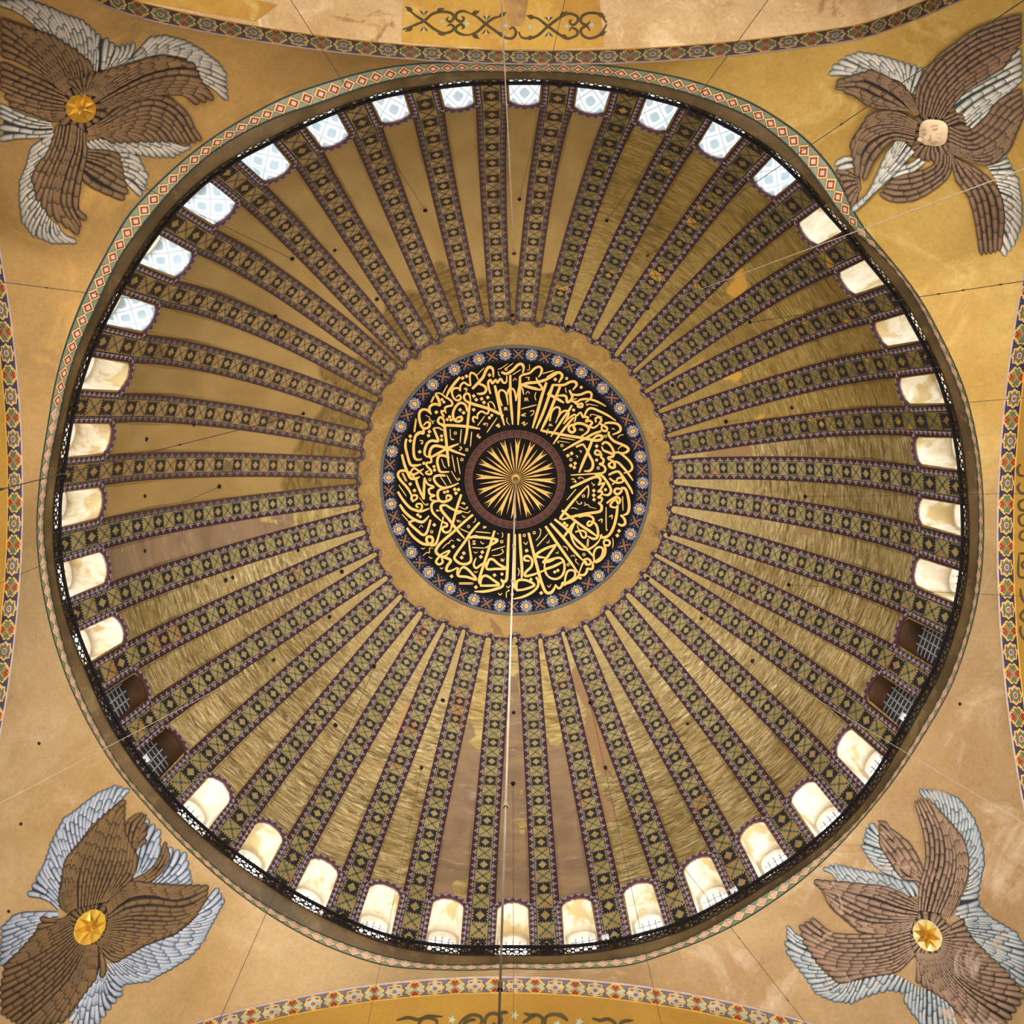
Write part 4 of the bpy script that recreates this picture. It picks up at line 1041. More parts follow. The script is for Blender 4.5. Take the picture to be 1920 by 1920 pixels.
# crown calligraphy, traced tile by tile: width|points ; d = diamond dots, c = round dots, o = small rings
LET = {
(745, 665): ("36|800 278 740 345 670 440 622 530;30|622 535 690 590 695 640 640 655 605 680 620 745;28|600 720 560 715 575 760 598 788;28|800 460 805 390 850 350 900 380 935 390;26|935 390 925 280 935 230 960 225 1000 250 1035 315;28|800 440 770 420 715 430 695 480 720 550 770 580 810 550 790 510 750 540;10|845 430 880 415 860 440 895 430 870 465 900 450;14|580 490 640 378;11|420 605 462 520;11|435 610 475 525;20|480 490 530 485 580 510 630 560;36|482 495 520 560 540 630 530 650;34|540 645 480 625 420 650 405 700 430 760;34|420 740 370 700 310 700 275 750 280 840 310 920 350 940 400 920 410 870 370 860 330 900;30|325 920 330 1000 280 1000 230 1040;10|360 770 410 800 405 830 430 835 455 880 450 850 480 840;11|205 985 230 805;11|218 990 242 815;34|895 720 870 640 810 610 750 650 710 740 720 820 770 850 820 830 815 790 770 800 740 825;30|930 610 870 580 850 530 880 490 920 510 935 590;34|928 590 905 800 885 1000 855 1140;30|600 890 540 880 515 840 545 795 585 820 600 890;36|560 900 700 900 890 915 1060 945;36|595 880 605 980 612 1060;18|1040 1010 1020 1040 1060 1050 1040 1070",
  "832 292 882 268 495 730 800 700 845 738 975 698", "568 568 592 600 635 825 665 790 682 830", ""),
(885, 665): ("38|0 430 80 350 140 280 180 190 220 150 265 180 272 280;34|80 360 150 390 180 430 160 480 100 495 60 490;12|62 255 155 160;30|235 495 215 420 205 350 235 315 260 360 300 315 325 350 365 300 400 350 440 340 445 260;36|375 215 440 235 520 190 590 120 640 115 662 160 650 230;10|330 180 375 165 460 105;12|430 175 470 140 530 100;12|335 205 340 245 362 270;12|520 250 628 182;36|290 385 320 520 360 700 415 900;34|490 250 490 500 505 700 520 890;36|615 270 610 450 600 700 590 895;30|615 275 650 250 740 225 800 170 860 145 895 180 880 240 850 280;26|385 650 345 540 345 470 380 445 430 480 450 560 460 640;26|445 520 470 440 520 430 550 480 560 570;24|560 585 590 470 600 400;36|630 380 720 355 830 345 950 310 1092 235;38|630 375 740 410 880 445;30|880 445 895 410 850 350 820 280;20|625 400 650 440 660 505;10|525 330 550 295 575 325;12|685 285 735 285 720 310 740 320;10|685 500 715 465 740 495;10|675 590 680 545 700 585 705 545 725 590;12|820 475 805 530 820 580;14|632 688 830 635;16|690 745 635 770 690 780;12|740 720 790 710 785 750 750 780;14|635 880 670 855 665 900 715 865;10|735 115 735 180 700 190;14|905 235 1050 195;38|955 345 900 510 840 720 775 935;36|1035 395 1000 490 910 740 820 945;36|1130 400 1060 570 970 790 880 975;38|-60 600 0 622 210 685 330 740 405 775;16|215 600 250 600 280 640 298 690;26|205 610 215 700 190 750 120 720 70 760 70 820;26|75 810 20 790 10 830 30 865;14|70 905 165 775;14|190 990 322 800;10|145 895 150 870 165 895 175 870 200 885 185 915;18|350 880 310 905 355 910 330 930;12|448 800 445 850 480 895;10|412 710 418 665 435 705 440 665 462 710",
  "222 252 20 522 52 570 122 558 200 540 152 605", "252 770 222 802", "435 178"),
(1020, 665): ("36|40 285 150 225 210 225 235 270 190 350;34|110 380 250 380 340 340 400 340 420 380 370 445;30|115 375 90 440 60 490;30|330 445 360 500 460 505 560 470 610 490 600 555 530 605;34|330 450 365 530 340 580 300 600 285 530 240 515 170 520;38|45 490 140 540 260 610;12|280 415 280 450 292 480;28|355 590 430 595 470 570 560 560 650 580 720 610 798 655;30|390 600 440 630 490 620 490 660 440 660 430 620;14|365 570 425 555;11|565 650 545 630 590 630 700 650;26|75 845 100 730 150 670 200 680 200 750 150 870;26|180 800 220 740 280 710 320 740 290 820 250 880;22|250 880 330 800 400 760 405 820 385 860;30|360 640 320 710 240 820 90 1045;30|385 795 290 905 210 1010 120 1140;28|420 780 470 735 500 790 530 790 570 800 540 850 590 840 620 870 590 910 640 930 690 900 710 870;30|520 780 560 700 620 680 720 720 820 770 925 840;11|605 785 595 765 630 760 750 790;30|670 860 665 810 710 795 740 830 720 870 760 900 810 930 800 970 750 960 745 910 790 880;32|780 875 850 865 940 880 985 930 970 980 880 1020;34|380 890 330 910 320 960 360 990 400 960 380 910 420 875 500 880 570 920 570 970 530 1010 480 1040;10|450 965 470 940 480 970 495 945 510 975;10|65 910 75 880 85 910 95 885 110 915;12|60 940 35 980 40 1020;12|870 950 890 940 910 960",
  "147 308", "293 296 480 410 382 703", "790 1040"),
(1040, 760): ("36|-160 320 0 350 180 385 370 415 470 435 540 445 600 430 610 390 560 380 510 410 480 450;36|485 440 440 560 370 720 315 860;32|600 325 500 360 400 415 260 490 110 575;13|75 410 265 440;10|60 480 40 470 60 455 200 475;28|275 530 330 505 370 500 410 560;34|410 550 450 640 490 720 490 790 450 835 380 838;10|315 580 345 580 335 610;10|270 640 300 650 285 670;30|600 600 540 570 520 610 560 630 600 620 600 660 630 690 620 740 580 745 630 770 655 810 640 850 600 865 480 875 210 890;34|700 330 700 380 760 450 850 490 930 530 950 570 900 605 830 600;32|610 500 640 470 690 480 740 540 765 620 700 600 630 570 605 520;34|765 600 750 650 690 670 740 710;30|780 600 830 600 900 650 970 720 1000 790 970 840 890 865;34|740 700 770 740 770 790 720 790 700 750 740 720;30|770 715 820 730 880 790 940 860 1010 960;32|695 890 750 860 820 845 870 900 930 990 985 1080 1005 1135;28|705 930 760 970 820 990 880 970 870 930 820 930 790 970 740 1015;12|810 415 840 380 890 372;12|815 565 840 530 870 522",
  "220 612 172 640 265 740 210 768 255 792 542 517", "542 697", "210 692 562 800 95 510 655 392"),
(1040, 890): ("34|205 168 330 110 480 40 560 28 592 70 560 130;28|560 130 640 105 615 150 590 190 560 215 610 215 600 260 560 290 612 300 600 345 560 355;36|565 355 605 400 595 460 540 480 400 500 220 540 90 578;34|80 575 85 540 180 410 300 270 432 135;18|430 135 440 220 425 300;34|520 5 600 5 660 70 720 170 720 230 680 260 620 250;30|310 540 400 520 480 540 500 590 460 650 425 640 440 600 490 600;32|495 600 540 650 560 740 545 810 490 820 425 785;34|95 455 200 540 330 640 450 720 560 800;26|265 735 340 715 400 740 400 800 360 800 330 740 290 650;32|120 795 190 700 260 600;26|265 605 215 720 215 790 260 890 330 950 420 960 500 920 570 850 610 760;34|0 570 150 690 280 830 410 950 500 1050;30|670 365 740 310 800 285 845 320 820 370 790 320 740 350 720 400 780 420 810 400;36|810 390 800 500 770 640 720 750 660 800 600 800 590 770;32|850 180 790 180 770 220 810 250 860 210 860 170;36|855 170 910 180 945 280 960 400 940 490 880 520;34|850 515 900 570 905 630 860 650 815 625;14|875 275 880 460;14|662 415 665 690 685 705;12|275 185 155 325;11|415 920 425 815;11|430 925 440 820;16|565 590 610 570 605 620;16|700 540 740 520 735 570;10|210 430 250 425 300 445;12|280 335 310 375 350 365 340 345;10|380 350 400 380 380 395 430 380 450 410 540 435;10|475 95 490 120 515 125 490 145;12|215 60 240 50 280 95 230 85;11|330 50 305 40 340 30 390 62;11|745 810 755 870 745 945",
  "505 203 505 262 508 318 830 720 808 780", "655 190 128 620 160 648", "372 272"),
(1020, 985): ("36|20 10 150 200 290 400 440 610;36|82 -27 240 150 380 320 500 450;30|500 450 560 430 600 460 590 500 540 500 540 470 500 490 450 620;32|450 630 510 640 550 600 560 560 620 560 630 500 620 470;28|650 480 640 370 670 300 720 280 760 310 740 400 680 450 630 470;30|660 480 720 450 780 380 790 300 770 240;28|770 250 775 200 820 190 850 220 830 260 790 255 770 280;28|265 780 275 680 300 600 350 575 400 600 390 670 320 720 250 750;34|270 755 360 720 430 670 450 620;30|150 770 190 810 230 780 240 740 280 745;30|0 470 120 430 210 420 255 470 265 560 230 650 150 690 60 660 10 560;34|0 570 120 530 240 470;12|245 270 290 285 305 325;10|345 400 380 385 400 410;10|400 430 420 440 405 460 455 510;10|150 350 180 360 185 330", "", "140 600 180 580 468 677", "515 375 312 505"),
(885, 985): ("36|470 105 460 350 450 620 435 710 390 725 370 690;34|395 700 390 780 300 820 160 850 30 850;36|610 110 625 350 640 560 635 690;36|548 112 543 450 540 700 545 790 580 840;32|575 835 680 820 800 770 720 715 630 700 580 720 570 780 580 850;32|700 460 670 440 680 400 730 400 770 450 760 530 690 600 680 650 760 640 900 590 1092 505;24|690 450 740 460;38|725 95 780 320 850 590 900 760 950 860 1010 865 1050 820 1075 760;32|820 665 850 720 840 790 770 860 650 920 530 945;34|1080 250 940 300 830 370 830 400 960 420;32|1075 260 1000 360 950 430 900 480;32|905 480 1000 460 1092 410;22|935 480 930 560 960 640 1040 690;34|288 68 232 250 170 440 112 620 88 710 100 760;32|105 775 220 775 345 765 280 710 200 655 150 650 118 690 105 785;28|175 470 110 510 50 550 20 500 50 420;32|180 470 190 560 300 560 430 555 340 500 270 440 220 440 200 490 180 560;34|0 150 120 155 250 170 325 190 270 235 170 290;13|45 82 235 98;13|0 285 165 292;13|248 325 425 268;12|140 15 180 20 140 35 180 30;10|385 90 395 130 380 160;10|320 100 340 110;12|260 390 340 380 400 345 380 315 400 310;10|370 425 375 460 390 430 395 465 415 425;10|20 340 45 355 70 340;12|25 590 45 605 75 590;12|105 205 130 235 155 230;14|0 240 40 240 10 205 50 200;12|335 870 360 895 385 870;12|440 780 465 800 490 770;12|440 930 440 860 475 840 460 825;12|585 545 605 590 590 650;12|660 215 690 245 712 210;12|820 195 870 130 880 60 860 45 890 65;14|832 270 975 110;10|950 215 980 225 990 185;10|965 770 990 795 1012 755",
  "130 345 112 405 287 640 48 795 700 325 887 870", "383 627 755 697 515 885", "380 210 670 130 797 95"),
(740, 940): ("36|60 40 120 130 210 210 310 260 370 255 435 185;34|455 235 410 390 360 430 290 380 190 290 200 260 260 245;36|150 340 220 440 330 530 420 555 480 520 470 460 410 460 410 520 460 560 520 545 560 440 620 195;13|90 165 175 262;10|310 340 335 305 360 335;32|580 -12 500 5 465 60 490 150 590 250;30|605 260 665 290 660 320 620 330 610 370 650 400 700 380 730 330;34|850 -90 800 60 745 260 715 350;36|650 45 590 60 600 120 690 230 790 360 890 475;30|650 45 720 90 800 125 850 130 790 165;36|1000 170 880 270 750 390 600 520 530 610 530 660 580 700 640 720 715 760 670 830 660 890 720 890 800 850;24|575 690 650 650 700 635 660 690 600 710;30|570 705 525 770 560 810 610 780 590 710;34|1085 270 980 390 880 540 780 680 765 740 840 800 930 800 975 750 960 620 945 490;34|950 470 1020 450 1070 452;32|810 850 800 920 820 960 920 970 1040 1005 980 920 900 850 850 860 820 930;11|820 1045 1010 1045;11|820 1062 1005 1062;13|835 350 955 405;10|525 105 540 130 545 105 560 125 575 110;10|790 235 805 265 815 240 830 265 845 245;10|790 480 810 505 815 480 830 510 845 490;14|850 20 900 35 870 5;11|820 65 900 100 935 70 905 85;11|850 125 930 145 965 120 940 140;12|860 175 885 205 905 190;11|1030 215 1030 250 1000 275;11|605 605 660 550 700 530 680 545 720 500 755 510;11|335 600 355 610 385 595;11|360 695 410 655 440 660 445 600 490 605;11|430 710 450 725 480 730;11|575 850 595 865 620 850;34|34 -125 100 -20 190 80 270 115 340 125 440 90;26|300 80 270 60 290 30 340 40 340 90 300 120",
  "502 302 882 665 855 722 745 580 725 962", "290 172 322 197", "470 390 945 322"),
(735, 800): ("34|525 15 565 110 585 180 500 175 440 220 410 330 440 385;20|525 15 590 10 650 45;34|500 385 620 320 700 275 850 215;36|490 400 475 350 500 270 560 240 690 270 800 315 935 365;36|668 -40 685 130 700 280 725 510;34|395 60 330 75 290 130 270 260 280 380 320 420 380 410;34|178 150 165 240 190 360 230 480 290 495 370 480;36|120 350 150 470 200 600 240 660 300 660 350 640;26|240 560 240 600 300 600 400 535;26|240 560 280 530 330 560 400 620;28|440 380 490 390 495 450 440 460 440 500 470 530 500 570 490 605 440 600 430 580 470 560;34|730 400 670 370 600 370 575 440 590 520 620 575 730 575;12|630 410 660 500 690 530;32|280 640 220 590 150 560 90 570 70 620 110 690 190 780 240 870 260 960;28|250 960 310 920 310 880 260 880 240 920 260 960;34|300 650 320 740 400 930;34|400 930 410 650;28|410 650 450 730 530 770 470 800 480 860 540 880 490 900 500 940 590 945;32|680 625 600 620 540 640 540 690 590 750 660 780 760 760 850 720;34|680 785 600 810 580 870 600 940 660 960 740 930 750 890 700 880 690 930;13|80 745 180 890;11|345 905 420 1000 460 990 430 985;11|120 590 170 700;11|135 590 190 700;13|765 360 805 580;13|830 390 870 605;13|615 635 695 755;13|695 615 760 735;11|755 565 830 680 865 665 835 660;11|740 25 750 150 790 160 760 150;14|885 30 868 205;14|1018 60 1000 255;14|350 170 390 180 370 215 395 210;14|860 250 890 270 860 300 880 290",
  "475 58 463 110 228 118 228 175 350 318 800 800 848 803 815 850 228 732 282 815", "630 115 632 165 402 466 533 508 541 552 668 838 708 828", "808 78 955 292 892 418 480 675"),
}
TS = 6.825
for (ox, oy), (strokes, D, C, O) in LET.items():
    for item in strokes.split(';'):
        w, p = item.split('|')
        ribbon('letter_stroke', cv(p, ox, oy, TS)[0], float(w) / TS, hm2 if float(w) > 19 else hm, MT['leafgold'], med, (.85, .5))
    for kind_, txt in (('d', D), ('c', C), ('o', O)):
        v = [float(x) for x in txt.split()]
        for i in range(0, len(v), 2):
            x, y = ox + v[i] / TS, oy + v[i + 1] / TS
            if kind_ == 'o':
                ribbon('letter_stroke', [(x + 2.3 * math.cos(a_), y + 2.3 * math.sin(a_)) for a_ in np.linspace(0, 2 * PI, 9)], 1.6, hm, MT['leafgold'], med, (1, 1), 2); continue
            if kind_ == 'd': P_ = [(x + 4.0 * math.cos(a_ + .12), y + 4.0 * math.sin(a_ + .12)) for a_ in np.linspace(0, 2 * PI, 4, endpoint=False)]
            else: P_ = [(x + 3.0 * math.cos(a_), y + 3.0 * math.sin(a_)) for a_ in np.linspace(0, 2 * PI, 10, endpoint=False)]
            blob('letter_dot', P_, hm2, MT['leafgold'], med)

# ------------------------------------------------------------------ the four winged figures painted on the pendentives
def feather_mat(name, core, edge, tip, pale, worn=False):
    n = NT(name); s = n.sep(n.uv())
    au = n.math('ABSOLUTE', s[0])
    e = n.math('MAXIMUM', n.ramp(au, .50, .88), n.ramp(s[1], .86, .97))
    c = n.mix(n.ramp(s[1], .05, .75), pale, core)
    c = n.mix(n.ramp(n.noise(n.obj(), 1.1, 3, .6), .4, .65), c, n.mix(1.0, c, (1.25, 1.22, 1.2, 1), 'MULTIPLY'))
    c = n.mix(n.ramp(s[1], .62, .95), c, tip)
    c = n.mix(n.ramp(au, .42, .05), c, n.mix(1.0, c, (1.45, 1.42, 1.38, 1), 'MULTIPLY'))
    c = n.mix(e, c, edge)
    if worn:
        c = n.mix(n.ramp(n.noise(n.mapped(n.obj(), loc=(3, 9, 1)), .55, 6, .7, 1.0), .56, .66), c, srgb(176, 150, 132))
    g = n.noise(n.mapped(n.obj(), (1, 1, 1)), 14, 3, .7)
    c = n.mix(n.ramp(g, .3, .7), n.mix(1.0, c, (.8, .8, .8, 1), 'MULTIPLY'), c)
    return n.set(c, .8)
FM = {}
for key, br_, gr_ in (('tl', ((86, 63, 39), (36, 25, 18), (72, 50, 30), (106, 82, 56)), ((116, 114, 104), (44, 50, 52), (92, 98, 96), (160, 148, 134))),
                      ('tr', ((97, 74, 55), (48, 36, 31), (80, 60, 45), (114, 90, 68)), ((130, 132, 124), (62, 70, 70), (120, 128, 122), (184, 174, 162))),
                      ('bl', ((78, 58, 34), (28, 20, 14), (62, 46, 28), (92, 70, 42)), ((101, 112, 126), (36, 43, 54), (82, 93, 107), (142, 143, 151))),
                      ('br', ((97, 76, 58), (36, 28, 24), (82, 63, 47), (124, 100, 83)), ((102, 115, 122), (38, 47, 54), (82, 95, 104), (146, 146, 143)))):
    FM[key] = {'b': feather_mat('feather_brown_' + key, *[srgb(*c) for c in br_], worn=key == 'br'), 'g': feather_mat('feather_grey_' + key, *[srgb(*c) for c in gr_], worn=key == 'br')}

bag = []
def wing_patch(fig, fkey, colour, guides, ox, oy, level, gap=36.0, length=92.0, sc=4.0):
    G = [catmull(g, n=6) for g in guides]
    def rs(P_, n=24):
        L = np.concatenate([[0], np.cumsum(np.linalg.norm(np.diff(P_, axis=0), axis=1))]); t = np.linspace(0, L[-1], n)
        return np.stack([np.interp(t, L, P_[:, 0]), np.interp(t, L, P_[:, 1])], 1), L[-1]
    GL = [rs(g) for g in G]; lines = []
    for i in range(len(GL) - 1):
        (a, la), (b, lb) = GL[i], GL[i + 1]
        d = np.linalg.norm(a - b, axis=1)[8:].mean(); m = max(1, int(round(d / gap)))
        for j in range(m):
            f = j / m; lines.append((a * (1 - f) + b * f, la * (1 - f) + lb * f, d / m))
    lines.append((GL[-1][0], GL[-1][1], lines[-1][2] if lines else gap))
    # backing sheet of the wing, so that no wall shows between the feathers
    A = np.stack([l[0] for l in lines]); nl = len(lines)
    T = A.copy(); T[:, -2:] = A[:, -4:-3]
    px = np.stack([ox + T[..., 0] / sc, oy + T[..., 1] / sc], -1)
    wing = mk('wing', hit_pend(px.reshape(-1, 2), .012 + .035 * level), grid_faces(nl, 24), FM[fkey][colour], fig, np.tile([1., .3], (nl * 24, 1)))
    cnt = 0
    for li, (ln, tot, gp) in enumerate(lines):
        nf = max(1, int(round(tot / length)))
        stag = .5 * (li % 2) / nf
        for q in range(nf):
            t1 = (q + 1) / nf - (stag if q < nf - 1 else 0) * .9
            t0 = max(0.0, t1 - 1.55 / nf)
            L = t0 + (t1 - t0) * np.array([0, .4, .72, .86, .945, 1.0])
            tt = L * 23; i0 = np.clip(tt.astype(int), 0, 22); f = (tt - i0)[:, None]
            c = ln[i0] * (1 - f) + ln[i0 + 1] * f
            d = np.gradient(c, axis=0); d /= np.maximum(np.linalg.norm(d, axis=1), 1e-6)[:, None]
            nr = np.stack([-d[:, 1], d[:, 0]], 1)
            # local spacing to the neighbouring line sets the width
            o_ = lines[li - 1][0] if li else (lines[li + 1][0] if nl > 1 else None)
            hw = .5 * gap if o_ is None else .5 * np.clip(np.linalg.norm((o_[i0] - ln[i0]), axis=1), gap * .45, gap * 1.25)
            w = hw * np.array([.85, .98, 1.04, .94, .66, .16])
            px = np.stack([c - nr * w[:, None], c, c + nr * w[:, None]], 1).reshape(-1, 2)
            px = np.stack([ox + px[:, 0] / sc, oy + px[:, 1] / sc], -1)
            h = .02 + .035 * level + .028 * (nf - 1 - q) / max(nf, 1) + .004 * (li % 2)
            off = h + np.tile([0., .012, 0.], 6) + np.repeat(np.linspace(0, .006, 6), 3)
            uv = np.stack([np.tile([-1., 0., 1.], 6), np.repeat(np.linspace(0, 1, 6), 3)], -1)
            bag.append((float((hw * 2).mean() * np.linalg.norm(c[-1] - c[0])), px, off, uv, FM[fkey][colour], wing))
            cnt += 1
    return cnt

def P4(txt): return [[(float(v[i]), float(v[i + 1])) for i in range(0, len(v), 2)] for v in (p.split() for p in txt.replace('\n', ' ').split(';')) if v]
BL = [('g', 0, "440 1060 380 1000 300 960 200 940;440 1000 350 900 290 830 280 800;440 900 370 790 340 730 370 680;470 760 430 650 400 600 380 550;520 640 490 540 470 440 510 360;590 560 570 430 570 340 610 300;660 450 690 330 730 220 760 180;780 340 820 240 850 160 880 130;870 280 910 210 945 170 970 180"),
  ('g', 0, "1000 840 1020 700 1050 520 1110 380;1020 830 1080 700 1140 560 1200 460;1030 830 1110 760 1160 690 1190 570"),
  ('g', 0, "1100 900 1200 800 1260 680 1280 590;1120 920 1250 830 1350 720 1390 630;1130 940 1280 880 1390 800 1420 760;1130 945 1290 930 1380 900 1440 840"),
  ('g', 0, "1490 1060 1550 1010 1600 950 1640 900;1470 1120 1570 1080 1650 1020 1680 980;1400 1190 1500 1180 1580 1160 1600 1130;1300 1260 1420 1260 1520 1250 1560 1220;1100 1310 1250 1360 1400 1340 1540 1290;1000 1370 1150 1420 1300 1430 1430 1410;920 1430 1050 1480 1180 1510 1300 1490;880 1460 980 1540 1060 1580 1130 1590;800 1470 870 1570 920 1610 950 1620"),
  ('g', 0, "430 1100 300 1100 150 1110 70 1150;330 1140 230 1150 100 1180 0 1210;280 1190 180 1220 80 1270 0 1300;240 1250 150 1300 60 1350 -10 1370;180 1350 100 1390 40 1440 -10 1480"),
  ('g', 0, "520 1900 600 1800 640 1740 660 1700;640 1680 600 1780 570 1880 550 1990;760 1500 730 1640 700 1760 680 1990;780 1520 800 1620 850 1690 920 1700;790 1520 850 1570 890 1610 925 1640"),
  ('b', 1, "930 640 940 500 970 400 1060 335;1000 660 1000 560 1040 440 1095 350;1000 640 1030 590 1060 560 1100 545"),
  ('b', 1, "990 860 1120 780 1210 660 1240 555;1080 860 1180 800 1250 700 1258 630"),
  ('b', 1, "520 1110 430 1150 330 1140 290 1130;520 1120 430 1180 330 1220 250 1260;530 1170 400 1240 260 1330 130 1390;540 1230 380 1330 200 1430 20 1500;560 1280 400 1420 200 1560 -10 1670;600 1320 450 1500 250 1680 0 1850;650 1340 530 1580 350 1780 150 1960;690 1330 640 1500 560 1700 440 1920;720 1330 720 1460 700 1560 690 1610;740 1330 760 1420 770 1520 750 1580"),
  ('b', 2, "790 1040 900 900 1000 870 1110 890;800 1100 950 980 1120 950 1300 980 1450 940 1560 890;800 1150 950 1080 1130 1060 1300 1070 1430 1050 1550 970;790 1190 940 1160 1110 1170 1280 1170 1400 1140 1480 1080;780 1230 920 1240 1080 1260 1220 1260 1340 1210;760 1280 850 1310 960 1340 1040 1330 1110 1300;720 1320 770 1380 830 1440 900 1440"),
  ('b', 3, "500 1090 450 1040 445 1000 440 960;520 1080 470 900 480 740 540 640;560 1060 560 860 600 700 680 520 760 380;650 1040 680 850 740 640 800 450 870 300 935 250;740 1020 820 880 880 720 910 560 915 470;780 1010 900 900 985 800 1005 640")]
TL = [('g', 0, "370 330 280 200 140 80 -20 10;430 320 380 200 280 90 160 -20;520 380 480 250 420 130 370 50;600 440 580 320 540 200 480 100;660 520 670 380 660 260 600 140;720 540 730 420 720 320 740 250;770 520 780 420 790 340 800 280;800 520 850 440 880 380 870 340;850 500 950 440 990 370 1000 310"),
  ('g', 0, "900 500 1000 440 1080 350 1160 270;1000 450 1120 380 1200 300 1270 270;1120 410 1240 370 1330 320 1400 310;1250 400 1370 380 1460 380 1540 400;1350 410 1460 430 1570 450 1650 490;1450 470 1550 490 1640 530 1700 570;1490 540 1570 580 1640 610 1705 640;1510 600 1600 650 1660 700 1710 745"),
  ('g', 0, "640 1060 670 1090 700 1120 720 1140;740 1040 800 1080 840 1120 860 1150;860 1060 930 1090 990 1130 1010 1160;980 1050 1080 1090 1130 1140 1160 1180;1100 1050 1200 1090 1270 1140 1310 1180;1200 1050 1300 1080 1370 1110 1430 1100"),
  ('g', 0, "860 1160 950 1160 1010 1180 1050 1230;880 1220 980 1240 1060 1290 1110 1340;910 1290 1000 1330 1060 1390 1090 1430;930 1340 990 1390 1040 1440 1060 1470"),
  ('g', 0, "400 1000 320 1060 250 1110 220 1150;350 1150 280 1200 220 1230 190 1270;300 1260 230 1310 180 1340 140 1380;270 1380 210 1430 170 1460 150 1520;290 1480 230 1560 190 1600 170 1680;330 1560 280 1660 250 1720 250 1780;370 1640 350 1720 370 1790 420 1820;420 1680 450 1740 500 1790 575 1815"),
  ('g', 0, "380 920 280 900 150 860 -10 780;390 950 270 950 130 920 -10 860;390 980 270 990 130 970 -10 950;380 1010 260 1020 120 1020 -10 1040"),
  ('b', 1, "640 1120 760 1130 850 1150 900 1190;620 1180 750 1220 870 1290 935 1340;610 1240 720 1310 850 1390 960 1440;610 1300 680 1370 800 1430 935 1485"),
  ('b', 1, "480 700 330 620 150 540 -10 470;470 740 320 700 150 640 -10 580;470 790 330 770 170 730 -10 650;470 830 350 830 200 800 60 770;480 870 440 890 390 890 340 870"),
  ('b', 2, "470 680 330 560 160 450 -10 380;480 660 340 450 180 280 -10 130;520 640 430 480 330 330 200 200;560 620 520 500 450 370 370 245;600 600 600 510 570 420 530 350;640 600 680 540 650 470 620 430"),
  ('b', 2, "420 930 400 1020 350 1150 280 1250 240 1370;470 930 440 1080 370 1250 290 1440 270 1500;530 920 500 1100 420 1300 360 1500 370 1620;560 930 540 1100 470 1300 430 1530 580 1750;600 960 590 1120 540 1320 510 1520 600 1695;620 980 625 1150 580 1350 560 1550 640 1640"),
  ('b', 2, "640 960 780 880 950 760 1100 710 1250 740 1380 840 1440 960 1505 1050;650 970 800 920 980 830 1120 800 1260 850 1350 960 1420 1075;650 980 800 960 980 910 1120 900 1230 960 1300 1060;650 990 780 980 900 980 1020 1000 1100 1055;640 1000 720 1000 800 1020 860 1060"),
  ('b', 3, "600 700 560 640 520 600 490 590;650 690 700 600 740 560 800 510;700 700 850 560 1050 450 1250 410;720 730 900 620 1100 520 1320 470 1460 480;750 760 920 680 1120 600 1350 570 1510 600;790 790 960 720 1150 660 1350 650 1530 680 1590 740;820 795 1000 720 1200 685 1380 690 1485 765")]
